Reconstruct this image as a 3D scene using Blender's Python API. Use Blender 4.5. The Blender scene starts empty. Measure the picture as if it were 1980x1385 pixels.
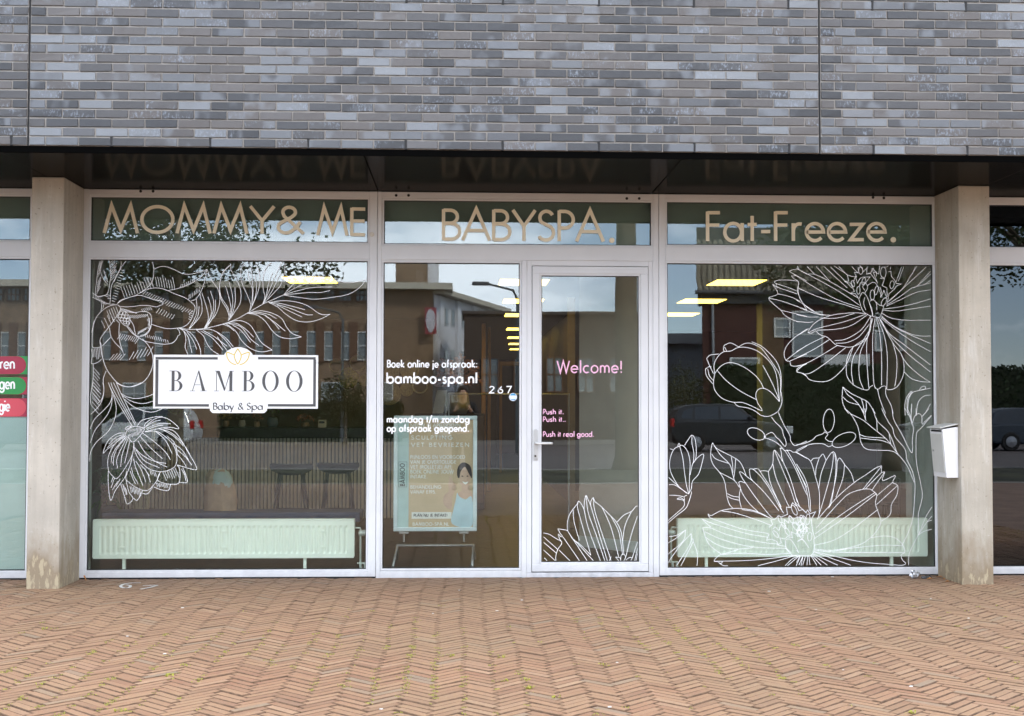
import bpy, bmesh, math, random
from mathutils import Vector, Matrix
from math import sin, cos, pi, radians

# ------------------------------------------------------------------ camera
sc = bpy.context.scene
F_PX, YAW, PITCH, ROLL = 2500.27, 0.0449212, 0.0351339, 0.0015322
CAM = Vector((2.897426, -9.969274, 1.314865)); SHX, SHY = 17.5509, 5.29798
_fwd = Vector((sin(YAW)*cos(PITCH), cos(YAW)*cos(PITCH), sin(PITCH)))
_r0 = Vector((cos(YAW), -sin(YAW), 0)); _u0 = _r0.cross(_fwd)
_right = cos(ROLL)*_r0 + sin(ROLL)*_u0
_up = -sin(ROLL)*_r0 + cos(ROLL)*_u0
cam = bpy.data.objects.new('camera', bpy.data.cameras.new('camera'))
sc.collection.objects.link(cam)
cam.data.sensor_width = 36; cam.data.lens = F_PX/1980*36
cam.data.shift_x = -SHX/1980; cam.data.shift_y = SHY/1980
cam.data.clip_start = 0.05; cam.data.clip_end = 2000
cam.matrix_world = Matrix(((_right.x, _up.x, -_fwd.x, CAM.x), (_right.y, _up.y, -_fwd.y, CAM.y), (_right.z, _up.z, -_fwd.z, CAM.z), (0, 0, 0, 1)))
sc.camera = cam

# ------------------------------------------------------------------ sky, sun, exposure
world = bpy.data.worlds.new('World'); sc.world = world; world.use_nodes = True
wn, wl = world.node_tree.nodes, world.node_tree.links
wn.clear()
SUN_EL, SUN_AZ = radians(42), radians(40)      # azimuth from +Y clockwise: behind the shop building, which shades its own front
sky = wn.new('ShaderNodeTexSky'); sky.sky_type = 'NISHITA'; sky.sun_disc = False
sky.sun_elevation = SUN_EL; sky.sun_rotation = SUN_AZ
sky.air_density = .8; sky.dust_density = 0.; sky.ozone_density = 3.
tc = wn.new('ShaderNodeTexCoord'); mp = wn.new('ShaderNodeMapping'); mp.inputs['Scale'].default_value = (1, 1, 2.6); mp.inputs['Location'].default_value = (11.1, 5.7, 2.1)
cn = wn.new('ShaderNodeTexNoise'); cn.inputs['Scale'].default_value = 2.6; cn.inputs['Detail'].default_value = 7; cn.inputs['Roughness'].default_value = .58
cr = wn.new('ShaderNodeValToRGB'); cr.color_ramp.elements[0].position = .47; cr.color_ramp.elements[0].color = (.16, .16, .16, 1); cr.color_ramp.elements[1].position = .60
mx = wn.new('ShaderNodeMix'); mx.data_type = 'RGBA'
mx.inputs[7].default_value = (22.4, 22.8, 23.8, 1)
bg = wn.new('ShaderNodeBackground'); bg.inputs['Strength'].default_value = 0.15
wo = wn.new('ShaderNodeOutputWorld')
wl.new(tc.outputs['Generated'], mp.inputs['Vector']); wl.new(mp.outputs[0], cn.inputs['Vector'])
wl.new(cn.outputs['Fac'], cr.inputs[0])
# broken cloud: nearly closed overhead, open blue gaps lower down, the same all round
sxyz = wn.new('ShaderNodeSeparateXYZ'); wl.new(tc.outputs['Generated'], sxyz.inputs[0])
mr = wn.new('ShaderNodeMapRange'); mr.inputs['From Min'].default_value = .12; mr.inputs['From Max'].default_value = .6; mr.inputs['To Min'].default_value = .7; mr.inputs['To Max'].default_value = .8
wl.new(sxyz.outputs['Z'], mr.inputs['Value'])
mu = wn.new('ShaderNodeMath'); mu.operation = 'MULTIPLY'; wl.new(cr.outputs[0], mu.inputs[0]); wl.new(mr.outputs[0], mu.inputs[1]); wl.new(mu.outputs[0], mx.inputs[0])
wl.new(sky.outputs[0], mx.inputs[6]); wl.new(mx.outputs[2], bg.inputs['Color']); wl.new(bg.outputs[0], wo.inputs['Surface'])

sun = bpy.data.objects.new('sun', bpy.data.lights.new('sun', 'SUN')); sc.collection.objects.link(sun)
sun.data.energy = 2.4; sun.data.angle = radians(10); sun.data.color = (1, .91, .79)
_sd = Vector((sin(SUN_AZ)*cos(SUN_EL), cos(SUN_AZ)*cos(SUN_EL), sin(SUN_EL)))
sun.rotation_euler = (-_sd).to_track_quat('-Z', 'Y').to_euler(); sun.location = _sd*40

vs = sc.view_settings; vs.view_transform = 'Standard'; vs.look = 'None'; vs.exposure = 1.22; vs.gamma = 1; vs.use_curve_mapping = False
sc.cycles.use_denoising = True
sc.cycles.use_adaptive_sampling = True; sc.cycles.adaptive_threshold = .02
sc.cycles.max_bounces = 8; sc.cycles.transparent_max_bounces = 16; sc.cycles.glossy_bounces = 3; sc.cycles.diffuse_bounces = 3
sc.cycles.sample_clamp_indirect = 8; sc.cycles.caustics_reflective = False; sc.cycles.caustics_refractive = False

# ------------------------------------------------------------------ helpers
random.seed(7)
C = sc.collection
def at(u, v, Y=0.):
    """point on the plane y = Y behind photo pixel (u, v)"""
    d = _fwd*F_PX + _right*(u-990-SHX) - _up*(v-692.5-SHY)
    return CAM + d*((Y-CAM.y)/d.y)
def mir(u, v, L):
    """point across the street whose mirror image in the glass stands at distance L behind pixel (u, v)"""
    p = at(u, v, L); return Vector((p.x, -L, p.z))
def XZ(u, v, Y): p = at(u, v, Y); return p.x, p.z

class MB:
    def __init__(s): s.v = []; s.f = []
    def add(s, vs, fs):
        n = len(s.v); s.v += [tuple(p) for p in vs]; s.f += [tuple(n+i for i in f) for f in fs]; return s
    def box(s, x0, x1, y0, y1, z0, z1):
        return s.add([(x0,y0,z0),(x1,y0,z0),(x1,y1,z0),(x0,y1,z0),(x0,y0,z1),(x1,y0,z1),(x1,y1,z1),(x0,y1,z1)],
                     [(3,2,1,0),(4,5,6,7),(0,1,5,4),(1,2,6,5),(2,3,7,6),(3,0,4,7)])
    def prism(s, pts, y0, y1):
        """polygon in (x, z), counter-clockwise seen from -y, extruded from y0 (front) to y1"""
        n = len(pts)
        return s.add([(x,y0,z) for x,z in pts]+[(x,y1,z) for x,z in pts],
                     [tuple(range(n)), tuple(range(2*n-1,n-1,-1))]+[(i,i+n,(i+1)%n+n,(i+1)%n) for i in range(n)])
    def prism_x(s, pts, x0, x1):
        """polygon in (y, z) extruded along x"""
        n = len(pts)
        return s.add([(x0,y,z) for y,z in pts]+[(x1,y,z) for y,z in pts],
                     [tuple(range(n-1,-1,-1)), tuple(range(n,2*n))]+[(i,(i+1)%n,(i+1)%n+n,i+n) for i in range(n)])
    def tube(s, path, r, k=8):
        path = [Vector(p) for p in path]; n = len(path); rs = r if isinstance(r, (list, tuple)) else [r]*n
        ring = []; t0 = None
        for i, p in enumerate(path):
            t = (path[min(i+1,n-1)]-path[max(i-1,0)]).normalized()
            a = t.orthogonal().normalized() if t0 is None else (a0 - t*a0.dot(t)).normalized()
            a0 = a; t0 = t; b = t.cross(a)
            ring.append([p+(a*cos(2*pi*j/k)+b*sin(2*pi*j/k))*rs[i] for j in range(k)])
        vs = [q for rr in ring for q in rr]; fs = []
        for i in range(n-1):
            for j in range(k): fs.append((i*k+j, i*k+(j+1)%k, (i+1)*k+(j+1)%k, (i+1)*k+j))
        fs += [tuple(range(k-1,-1,-1)), tuple((n-1)*k+j for j in range(k))]
        return s.add(vs, fs)
    def lathe(s, prof, c=(0,0,0), k=20, axis='z'):
        vs = []; fs = []
        for r, h in prof:
            for j in range(k):
                a = 2*pi*j/k; x, y = r*cos(a), r*sin(a)
                q = (x,y,h) if axis == 'z' else (x,h,y) if axis == 'y' else (h,x,y)
                vs.append((q[0]+c[0], q[1]+c[1], q[2]+c[2]))
        n = len(prof)
        for i in range(n-1):
            for j in range(k): fs.append((i*k+j, i*k+(j+1)%k, (i+1)*k+(j+1)%k, (i+1)*k+j))
        fs += [tuple(range(k-1,-1,-1)), tuple((n-1)*k+j for j in range(k))]
        return s.add(vs, fs)
    def ball(s, c, rx, ry, rz, k=12, m=8):
        return s.lathe_ell(c, rx, ry, rz, k, m)
    def lathe_ell(s, c, rx, ry, rz, k, m):
        vs = []; fs = []
        for i in range(m+1):
            t = pi*i/m
            for j in range(k):
                a = 2*pi*j/k; vs.append((c[0]+rx*sin(t)*cos(a), c[1]+ry*sin(t)*sin(a), c[2]-rz*cos(t)))
        for i in range(m):
            for j in range(k): fs.append((i*k+j, i*k+(j+1)%k, (i+1)*k+(j+1)%k, (i+1)*k+j))
        return s.add(vs, fs)
    def mesh(s, name):
        me = bpy.data.meshes.new(name); me.from_pydata(s.v, [], s.f); me.update(); return me
    def build(s, name, m, parent=None, smooth=False, bevel=0, seg=2, fixn=True):
        me = s.mesh(name)
        if fixn:
            bm = bmesh.new(); bm.from_mesh(me); bmesh.ops.recalc_face_normals(bm, faces=bm.faces); bm.to_mesh(me); bm.free()
        me.materials.append(m)
        o = bpy.data.objects.new(name, me); C.objects.link(o)
        if parent is not None: o.parent = parent
        if smooth:
            for p in me.polygons: p.use_smooth = True
        if bevel:
            b = o.modifiers.new('bevel', 'BEVEL'); b.width = bevel; b.segments = seg; b.limit_method = 'ANGLE'; b.angle_limit = radians(40)
        return o
def tag(o, label=None, cat=None, group=None, kind=None):
    if label: o['label'] = label
    if cat: o['category'] = cat
    if group: o['group'] = group
    if kind: o['kind'] = kind
    return o
def empty(name, label, cat, group=None):
    o = bpy.data.objects.new(name, None); o.empty_display_size = .1; C.objects.link(o)
    return tag(o, label, cat, group)
def placed(name, me, parent, loc, rot=(0,0,0), scale=(1,1,1)):
    o = bpy.data.objects.new(name, me); C.objects.link(o); o.parent = parent
    o.location = loc; o.rotation_euler = rot; o.scale = scale; return o

# ------------------------------------------------------------------ materials
def new_mat(name):
    m = bpy.data.materials.new(name); m.use_nodes = True
    nt = m.node_tree; b = nt.nodes['Principled BSDF']; return m, nt, b
def N(nt, t, **kw):
    n = nt.nodes.new(t)
    for k, v in kw.items():
        if k in n.inputs.keys(): n.inputs[k].default_value = v
        else: setattr(n, k, v)
    return n
def mixc(nt, fac, a, b, blend='MIX'):
    m = nt.nodes.new('ShaderNodeMix'); m.data_type = 'RGBA'; m.blend_type = blend
    for i, x in ((0, fac), (6, a), (7, b)):
        if isinstance(x, bpy.types.NodeSocket): nt.links.new(x, m.inputs[i])
        elif i == 0: m.inputs[0].default_value = x
        else: m.inputs[i].default_value = (*x, 1)
    return m.outputs[2]
def ramp(nt, src, stops, interp='LINEAR'):
    r = nt.nodes.new('ShaderNodeValToRGB'); e = r.color_ramp.elements; r.color_ramp.interpolation = interp
    while len(e) < len(stops): e.new(.5)
    for q, (p, c) in zip(e, stops):
        q.position = p; q.color = (*c, 1) if isinstance(c, tuple) else (c, c, c, 1)
    nt.links.new(src, r.inputs[0]); return r.outputs[0]
def math_n(nt, op, a, b=None, clamp=False):
    n = nt.nodes.new('ShaderNodeMath'); n.operation = op; n.use_clamp = clamp
    for i, x in ((0, a), (1, b)):
        if x is None: continue
        if isinstance(x, bpy.types.NodeSocket): nt.links.new(x, n.inputs[i])
        else: n.inputs[i].default_value = x
    return n.outputs[0]
def noise(nt, scale, detail=4, rough=.55, vec=None, stretch=None):
    n = N(nt, 'ShaderNodeTexNoise'); n.inputs['Scale'].default_value = scale; n.inputs['Detail'].default_value = detail; n.inputs['Roughness'].default_value = rough
    if vec is None:
        g = nt.nodes.new('ShaderNodeNewGeometry'); vec = g.outputs['Position']
    if stretch:
        mpn = nt.nodes.new('ShaderNodeMapping'); mpn.inputs['Scale'].default_value = stretch; nt.links.new(vec, mpn.inputs[0]); vec = mpn.outputs[0]
    nt.links.new(vec, n.inputs['Vector']); return n.outputs['Fac']
def bump(nt, b, h, strength=.3, dist=.01):
    n = nt.nodes.new('ShaderNodeBump'); n.inputs['Strength'].default_value = strength; n.inputs['Distance'].default_value = dist
    nt.links.new(h, n.inputs['Height']); nt.links.new(n.outputs[0], b.inputs['Normal'])
def M(name, col, rough=.6, metal=0., var=.12, vscale=6, spec=.5, bmp=0., bscale=60, stretch=None):
    """plain procedural material: base colour with soft noise variation, optional fine relief"""
    m, nt, b = new_mat(name)
    b.inputs['Roughness'].default_value = rough; b.inputs['Metallic'].default_value = metal; b.inputs['Specular IOR Level'].default_value = spec
    n = noise(nt, vscale, 5, stretch=stretch)
    lo = tuple(c*(1-var) for c in col); hi = tuple(min(1, c*(1+var)) for c in col)
    nt.links.new(ramp(nt, n, [(.3, lo), (.7, hi)]), b.inputs['Base Color'])
    if bmp: bump(nt, b, noise(nt, bscale, 4), bmp)
    return m
def emit(name, col, s):
    m, nt, b = new_mat(name); b.inputs['Base Color'].default_value = (.6, .6, .55, 1)
    b.inputs['Emission Color'].default_value = (*col, 1); b.inputs['Emission Strength'].default_value = s; return m
def glass_mat(name, refl=.074, tint=(.945, .975, .96), wob=.0006):
    m = bpy.data.materials.new(name); m.use_nodes = True; nt = m.node_tree; nt.nodes.clear()
    out = nt.nodes.new('ShaderNodeOutputMaterial'); mixs = nt.nodes.new('ShaderNodeMixShader')
    tr = nt.nodes.new('ShaderNodeBsdfTransparent'); tr.inputs[0].default_value = (*tint, 1)
    gl = nt.nodes.new('ShaderNodeBsdfGlossy'); gl.inputs['Roughness'].default_value = 0.0; gl.inputs['Color'].default_value = (.92, .965, 1, 1)
    lw = nt.nodes.new('ShaderNodeLayerWeight'); lw.inputs['Blend'].default_value = .5
    p = math_n(nt, 'POWER', lw.outputs['Facing'], 4.0); q = math_n(nt, 'MULTIPLY', p, .6); f = math_n(nt, 'ADD', q, refl, True)
    h = noise(nt, .9, 1); bp = nt.nodes.new('ShaderNodeBump'); bp.inputs['Strength'].default_value = 1; bp.inputs['Distance'].default_value = wob
    nt.links.new(h, bp.inputs['Height']); nt.links.new(bp.outputs[0], gl.inputs['Normal'])
    nt.links.new(f, mixs.inputs[0]); nt.links.new(tr.outputs[0], mixs.inputs[1]); nt.links.new(gl.outputs[0], mixs.inputs[2]); nt.links.new(mixs.outputs[0], out.inputs[0])
    return m

def brick_mat(name, per_island):
    m, nt, b = new_mat(name)
    if per_island:
        g = nt.nodes.new('ShaderNodeNewGeometry'); rnd = g.outputs['Random Per Island']
    else:
        g = nt.nodes.new('ShaderNodeObjectInfo'); rnd = g.outputs['Random']
    g2 = nt.nodes.new('ShaderNodeNewGeometry')
    off = nt.nodes.new('ShaderNodeVectorMath'); off.operation = 'MULTIPLY_ADD'
    cmb = nt.nodes.new('ShaderNodeCombineXYZ'); nt.links.new(rnd, cmb.inputs[0]); nt.links.new(rnd, cmb.inputs[2])
    nt.links.new(cmb.outputs[0], off.inputs[0]); off.inputs[1].default_value = (61, 0, 37); nt.links.new(g2.outputs['Position'], off.inputs[2])
    vec = off.outputs[0]
    r2 = math_n(nt, 'FRACT', math_n(nt, 'MULTIPLY', rnd, 17.31)); r3 = math_n(nt, 'FRACT', math_n(nt, 'MULTIPLY', rnd, 53.77))
    base = ramp(nt, rnd, [(0, (.024,.026,.03)), (.22, (.038,.04,.045)), (.42, (.06,.059,.061)), (.56, (.09,.08,.074)), (.7, (.108,.099,.095)), (.78, (.088,.094,.104)), (.9, (.13,.141,.155)), (1, (.215,.232,.25))])
    # broad fired patches inside one brick
    pat = noise(nt, 5.5, 2, .5, vec, (1, 1, .6)); patm = ramp(nt, pat, [(.5, 0.), (.58, 1.)])
    gate = ramp(nt, r2, [(.55, 0.), (.6, .6)])
    c1 = mixc(nt, math_n(nt, 'MULTIPLY', patm, gate), base, (.19, .208, .232))
    # crazed pale bloom on some bricks
    sp = noise(nt, 70, 3, .7, vec, (1, 1, .55)); spm = ramp(nt, sp, [(.52, 0.), (.6, 1.)])
    area = ramp(nt, noise(nt, 7, 2, .5, vec), [(.42, 0.), (.56, 1.)]); gate3 = ramp(nt, r3, [(.68, 0.), (.72, .65)])
    c2 = mixc(nt, math_n(nt, 'MULTIPLY', math_n(nt, 'MULTIPLY', spm, area), gate3), c1, (.27, .31, .37))
    c3 = mixc(nt, .18, c2, ramp(nt, noise(nt, 240, 2), [(.3, .05), (.7, .4)]), 'OVERLAY')
    # slow drift of the kiln batches along the wall
    c4 = mixc(nt, ramp(nt, noise(nt, .55, 2), [(.35, 0.), (.65, .06)]), c3, (.085, .092, .108))
    nt.links.new(c4, b.inputs['Base Color'])
    nt.links.new(ramp(nt, noise(nt, 30, 3, .6, vec), [(.3, .3), (.7, .52)]), b.inputs['Roughness'])
    b.inputs['Specular IOR Level'].default_value = .6
    bump(nt, b, noise(nt, 90, 4, .6, vec), .35, .004)
    return m
def paver_mat(name, per_island):
    m, nt, b = new_mat(name)
    if per_island: rnd = nt.nodes.new('ShaderNodeNewGeometry').outputs['Random Per Island']
    else: rnd = nt.nodes.new('ShaderNodeObjectInfo').outputs['Random']
    base = ramp(nt, rnd, [(0, (.29,.225,.16)), (.04, (.32,.235,.165)), (.06, (.25,.125,.075)), (.25, (.325,.165,.096)), (.5, (.375,.2,.114)), (.75, (.405,.23,.13)), (.92, (.38,.215,.132)), (1, (.48,.3,.185))])
    dirt = noise(nt, 1.3, 6, .6); dm = ramp(nt, dirt, [(.36, .1), (.66, .65)])
    c = mixc(nt, dm, base, (.38, .245, .138))
    c = mixc(nt, ramp(nt, noise(nt, .45, 5, .65), [(.45, 0.), (.68, .5)]), c, (.3, .215, .125))
    c = mixc(nt, ramp(nt, noise(nt, 35, 4, .65), [(.42, 0.), (.72, .4)]), c, (.27, .19, .14))
    c = mixc(nt, .3, c, ramp(nt, noise(nt, 300, 2), [(.25, .1), (.75, .9)]), 'OVERLAY')
    # a darker greyish strip along the shop sill, ragged on its street side
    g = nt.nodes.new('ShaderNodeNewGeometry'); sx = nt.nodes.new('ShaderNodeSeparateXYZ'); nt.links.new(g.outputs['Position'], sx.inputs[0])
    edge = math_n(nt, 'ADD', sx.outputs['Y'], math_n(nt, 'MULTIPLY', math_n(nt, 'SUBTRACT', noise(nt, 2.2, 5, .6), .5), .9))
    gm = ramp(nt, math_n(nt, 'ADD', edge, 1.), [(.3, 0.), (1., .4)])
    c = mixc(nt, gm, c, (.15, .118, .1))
    nt.links.new(c, b.inputs['Base Color']); b.inputs['Roughness'].default_value = .85; b.inputs['Specular IOR Level'].default_value = .3
    bump(nt, b, noise(nt, 120, 4, .7), .6, .004)
    return m
def concrete_mat(name, tone, streak):
    m, nt, b = new_mat(name)
    c = ramp(nt, noise(nt, 2.2, 6, .6), [(.3, tuple(t*.8 for t in tone)), (.7, tuple(t*1.12 for t in tone))])
    c = mixc(nt, ramp(nt, noise(nt, 4.5, 5, .6, None, (1, 1, .1)), [(.5, 0.), (.7, streak)]), c, (.29, .235, .165))
    c = mixc(nt, ramp(nt, noise(nt, 9, 5, .7, None, (1, 1, .14)), [(.57, 0.), (.66, .45)]), c, (.62, .6, .55))
    c = mixc(nt, ramp(nt, noise(nt, 26, 3, .7), [(.64, 0.), (.7, .5)]), c, (.62, .6, .56))
    c = mixc(nt, ramp(nt, noise(nt, 48, 2, .5), [(.67, 0.), (.71, .65)]), c, (.2, .17, .13))
    c = mixc(nt, ramp(nt, noise(nt, 16, 6, .75, None, (1, 1, .05)), [(.46, 0.), (.66, .35)]), c, (.33, .3, .25))
    g = nt.nodes.new('ShaderNodeNewGeometry'); sx = nt.nodes.new('ShaderNodeSeparateXYZ'); nt.links.new(g.outputs['Position'], sx.inputs[0])
    z = math_n(nt, 'ADD', sx.outputs['Z'], math_n(nt, 'MULTIPLY', math_n(nt, 'SUBTRACT', noise(nt, 5, 5, .6, None, (1, 1, .45)), .5), 1.0))
    c = mixc(nt, ramp(nt, z, [(.12, .8), (.42, 0.)]), c, (.235, .17, .095))
    c = mixc(nt, ramp(nt, math_n(nt, 'MULTIPLY', noise(nt, 22, 4, .7, None, (1, 1, .3)), ramp(nt, z, [(.1, 1.), (.4, 0.)])), [(.5, 0.), (.56, .7)]), c, (.5, .42, .28))
    nt.links.new(c, b.inputs['Base Color']); b.inputs['Roughness'].default_value = .8
    h = mixc(nt, .5, noise(nt, 14, 6, .65), noise(nt, 150, 3)); bump(nt, b, h, .35, .006)
    # pores
    return m

m_brick = brick_mat('glazed_brick', False); m_brick_i = brick_mat('glazed_brick_mass', True)
m_mortar = M('mortar', (.33, .31, .285), .95, bmp=.5, bscale=200)
m_black = M('black_gap', (.012, .012, .013), .7)
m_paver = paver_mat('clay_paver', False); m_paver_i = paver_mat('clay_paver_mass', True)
m_sand = M('joint_sand', (.05, .037, .025), .95, var=.35, vscale=12, bmp=.8, bscale=150)
m_pside = M('paver_side_dark', (.18, .108, .065), .95, var=.4, vscale=20)  # darker brown for the sides and chamfers of the paving bricks
m_conc = concrete_mat('concrete_light', (.5, .455, .385), .35)
m_conc2 = concrete_mat('concrete_streaked', (.47, .425, .35), .75)
def soffit_mat():
    m = bpy.data.materials.new('soffit_panel'); m.use_nodes = True; nt = m.node_tree; nt.nodes.clear()
    out = nt.nodes.new('ShaderNodeOutputMaterial'); mixs = nt.nodes.new('ShaderNodeMixShader'); d = nt.nodes.new('ShaderNodeBsdfDiffuse'); g_ = nt.nodes.new('ShaderNodeBsdfGlossy')
    nt.links.new(ramp(nt, noise(nt, 2, 4), [(.3, (.006, .006, .006)), (.7, (.011, .011, .011))]), d.inputs['Color']); g_.inputs['Roughness'].default_value = .15
    mixs.inputs[0].default_value = .1; nt.links.new(d.outputs[0], mixs.inputs[1]); nt.links.new(g_.outputs[0], mixs.inputs[2]); nt.links.new(mixs.outputs[0], out.inputs[0])
    return m
m_soffit = soffit_mat()
m_trim = M('soffit_trim', (.003, .003, .003), .8, spec=.0)
def frame_mat():
    m, nt, b = new_mat('white_aluminium')
    c = ramp(nt, noise(nt, 3, 4, .6), [(.3, (.68, .685, .695)), (.7, (.74, .742, .75))])
    g = nt.nodes.new('ShaderNodeNewGeometry'); sx = nt.nodes.new('ShaderNodeSeparateXYZ'); nt.links.new(g.outputs['Position'], sx.inputs[0])
    z = math_n(nt, 'ADD', sx.outputs['Z'], math_n(nt, 'MULTIPLY', math_n(nt, 'SUBTRACT', noise(nt, 11, 5, .7), .5), .25))
    c = mixc(nt, ramp(nt, z, [(.0, .5), (.12, 0.)]), c, (.42, .42, .44))
    c = mixc(nt, ramp(nt, noise(nt, 38, 5, .75), [(.66, 0.), (.74, .45)]), c, (.4, .4, .42))
    nt.links.new(c, b.inputs['Base Color']); b.inputs['Roughness'].default_value = .42; b.inputs['Specular IOR Level'].default_value = .4
    return m
m_frame = frame_mat()
m_gasket = M('gasket', (.012, .012, .012), .6)
m_glass = glass_mat('shop_glass'); m_glass_d = glass_mat('dark_glass', .08, (.16, .19, .24))
m_vinyl = M('white_vinyl', (.93, .93, .93), .45, var=.01)
m_gold = M('sand_lettering', (.93, .83, .62), .4, var=.05)
m_pink = M('pink_vinyl', (.9, .5, .68), .5, var=.02)
m_sign = M('sign_white', (.93, .93, .93), .4, var=.01)
m_signgrey = M('sign_grey', (.085, .085, .088), .5, var=.03)
m_signgold = M('sign_gold', (.8, .6, .07), .4, var=.05)
m_spandrel = M('spandrel_green', (.145, .178, .142), .7, var=.08)

# ------------------------------------------------------------------ ground and street
tag(MB().box(-90, 100, -300, .2, -.9, -.6).build('ground', M('ground_soil', (.16, .14, .11), .95)), kind='structure')
pave = tag(MB().box(-20, 26, -12, .07, -.1, -.016).build('pavement', m_sand), kind='structure')
# herringbone of narrow clay bricks laid on edge
PL, PW, PJ = .2, .05, .0062
def paver_mesh(name, L, W):
    mb = MB(); a, b = L/2, W/2; c = .0022; t = .0027
    mb.add([(-a,-b,-.03),(a,-b,-.03),(a,b,-.03),(-a,b,-.03),(-a,-b,-t),(a,-b,-t),(a,b,-t),(-a,b,-t),(-a+c,-b+c,0),(a-c,-b+c,0),(a-c,b-c,0),(-a+c,b-c,0)],
           [(0,1,5,4),(1,2,6,5),(2,3,7,6),(3,0,4,7),(4,5,9,8),(5,6,10,9),(6,7,11,10),(7,4,8,11),(8,9,10,11)])
    return mb
rp = random.Random(11)
pav_vars = []
for k in range(6):
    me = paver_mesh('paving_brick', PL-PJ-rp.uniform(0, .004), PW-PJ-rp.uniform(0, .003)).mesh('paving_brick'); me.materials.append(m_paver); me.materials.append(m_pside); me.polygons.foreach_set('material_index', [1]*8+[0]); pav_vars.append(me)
pavers = []
n = 4; s45 = math.sqrt(.5)
for k in range(-200, 200):
    for j in range(-32, 33):
        for vert in (0, 1):
            if vert: cx, cy = k+n+.5+j*2*n, k+1-n/2
            else: cx, cy = k+n/2+j*2*n, k+.5
            x = (cx-cy)*s45*PW+3.2; y = (cx+cy)*s45*PW-2.8
            if -2.4 < x < 8.8 and -5.6 < y < .07:
                # the bays were relaid by hand: the columns of the pattern wander a little
                wx = .010*sin(1.7*y+.4*x)+.006*sin(5*y+1.1*x); wy = .012*sin(1.3*x+.5)+.008*sin(3.1*x+2*y)
                pavers.append((x+wx, y+wy, radians(-45 if not vert else 45)+rp.gauss(0, .012), rp.gauss(0, .0014), rp.gauss(0, .007), rp.gauss(0, .006)))
def pix(p):
    d = Vector(p)-CAM; z = d.dot(_fwd)
    return 990+SHX+F_PX*d.dot(_right)/z, 692.5+SHY-F_PX*d.dot(_up)/z, z
vis = sorted((i for i, p in enumerate(pavers) if 15 < pix((p[0], p[1], 0))[0] < 1965 and pix((p[0], p[1], 0))[1] < 1376 and p[1] > -4.6), key=lambda i: pix((pavers[i][0], pavers[i][1], 0))[2])
near = set(vis[:300])
mass = MB(); base = [paver_mesh('q', PL-PJ-rp.uniform(0, .004), PW-PJ-rp.uniform(0, .003)) for _ in range(6)]
for i, (x, y, a, dz, tx, ty) in enumerate(pavers):
    if i in near:
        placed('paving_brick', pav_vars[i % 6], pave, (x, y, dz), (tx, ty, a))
    else:
        R = Matrix.Translation((x, y, dz)) @ Matrix.Rotation(a, 4, 'Z') @ Matrix.Rotation(ty, 4, 'Y') @ Matrix.Rotation(tx, 4, 'X')
        q = base[i % 6]; mass.add([R @ Vector(v) for v in q.v], q.f)
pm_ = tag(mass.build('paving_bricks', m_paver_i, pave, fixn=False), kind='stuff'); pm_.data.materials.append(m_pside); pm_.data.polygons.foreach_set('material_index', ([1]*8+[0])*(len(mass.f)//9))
m_pave_far = M('clay_paver_far', (.25, .165, .12), .9, var=.3, vscale=3, bmp=.5, bscale=30)
fp = MB()
for x0, x1, y0, y1 in ((-20, 26, -12, -5.65), (-20, -2.45, -5.65, .05), (8.85, 26, -5.65, .05)): fp.add([(x0,y0,-.004),(x1,y0,-.004),(x1,y1,-.004),(x0,y1,-.004)], [(0,1,2,3)])
fp.build('paved_field', m_pave_far, pave)
# moss and small weeds in the joints, thicker away from the shop
m_moss = M('moss', (.3, .27, .06), .9, var=.45, vscale=30); m_weed = M('weed_leaf', (.34, .33, .04), .7, var=.4, vscale=30)
moss = MB(); rm = random.Random(5)
for _ in range(6500):
    i = rm.randrange(len(pavers)); x, y, a, *_r = pavers[i]
    if y > -1.3+rm.gauss(0, .3): continue
    if rm.random() > min(1, (-y-.9)/3)*(.12+.88*(sin(1.7*x+1)*sin(1.3*y+x)+.5*sin(4.1*x+y) > .15)): continue
    ex = rm.choice((-1, 1)); px = x+ex*cos(a)*PL*.5+rm.gauss(0, .008); py = y+ex*sin(a)*PL*.5+rm.gauss(0, .006)
    for _k in range(rm.randint(3, 9)):
        qx, qy = px+rm.gauss(0, .011), py+rm.gauss(0, .008); r = rm.uniform(.002, .0055); h = rm.uniform(.002, .006); t = rm.uniform(0, 6)
        moss.add([(qx+r*cos(t+w), qy+r*sin(t+w), -.004+h*q) for w, q in ((0,.4),(1.6,1),(3.1,.5),(4.7,.9))]+[(qx, qy, h+.001)], [(0,1,4),(1,2,4),(2,3,4),(3,0,4)])
tag(moss.build('moss', m_moss, fixn=False), 'yellow green moss growing in the joints of the paving', 'moss', kind='stuff')
weeds = [(1018,1316),(1022,1332),(972,1272),(876,1270),(85,1217),(82,1324),(1077,1350),(1762,1380),(232,1376),(325,1308),(975,1318),(1170,1288)]
for k, (u, v) in enumerate(weeds):
    d = at(u, v, 0)-CAM; g = CAM+d*(-CAM.z/d.z); mb = MB()
    for _ in range(rm.randint(6, 12)):
        t = rm.uniform(0, 2*pi); l = rm.uniform(.008, .024); w = l*.3; up = rm.uniform(.004, .016); ox, oy = rm.gauss(0, .012), rm.gauss(0, .008)
        dx, dy = cos(t), sin(t); bx, by = g.x+ox, g.y+oy
        mb.add([(bx,by,-.002),(bx+dx*l*.5-dy*w, by+dy*l*.5+dx*w, up),(bx+dx*l, by+dy*l, up*.8),(bx+dx*l*.5+dy*w, by+dy*l*.5-dx*w, up)], [(0,1,2,3)])
    tag(mb.build('weed', m_weed, fixn=False), 'tiny yellow green weed sprouting between the paving bricks', 'weed', 'weeds in the paving joints')
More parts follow.
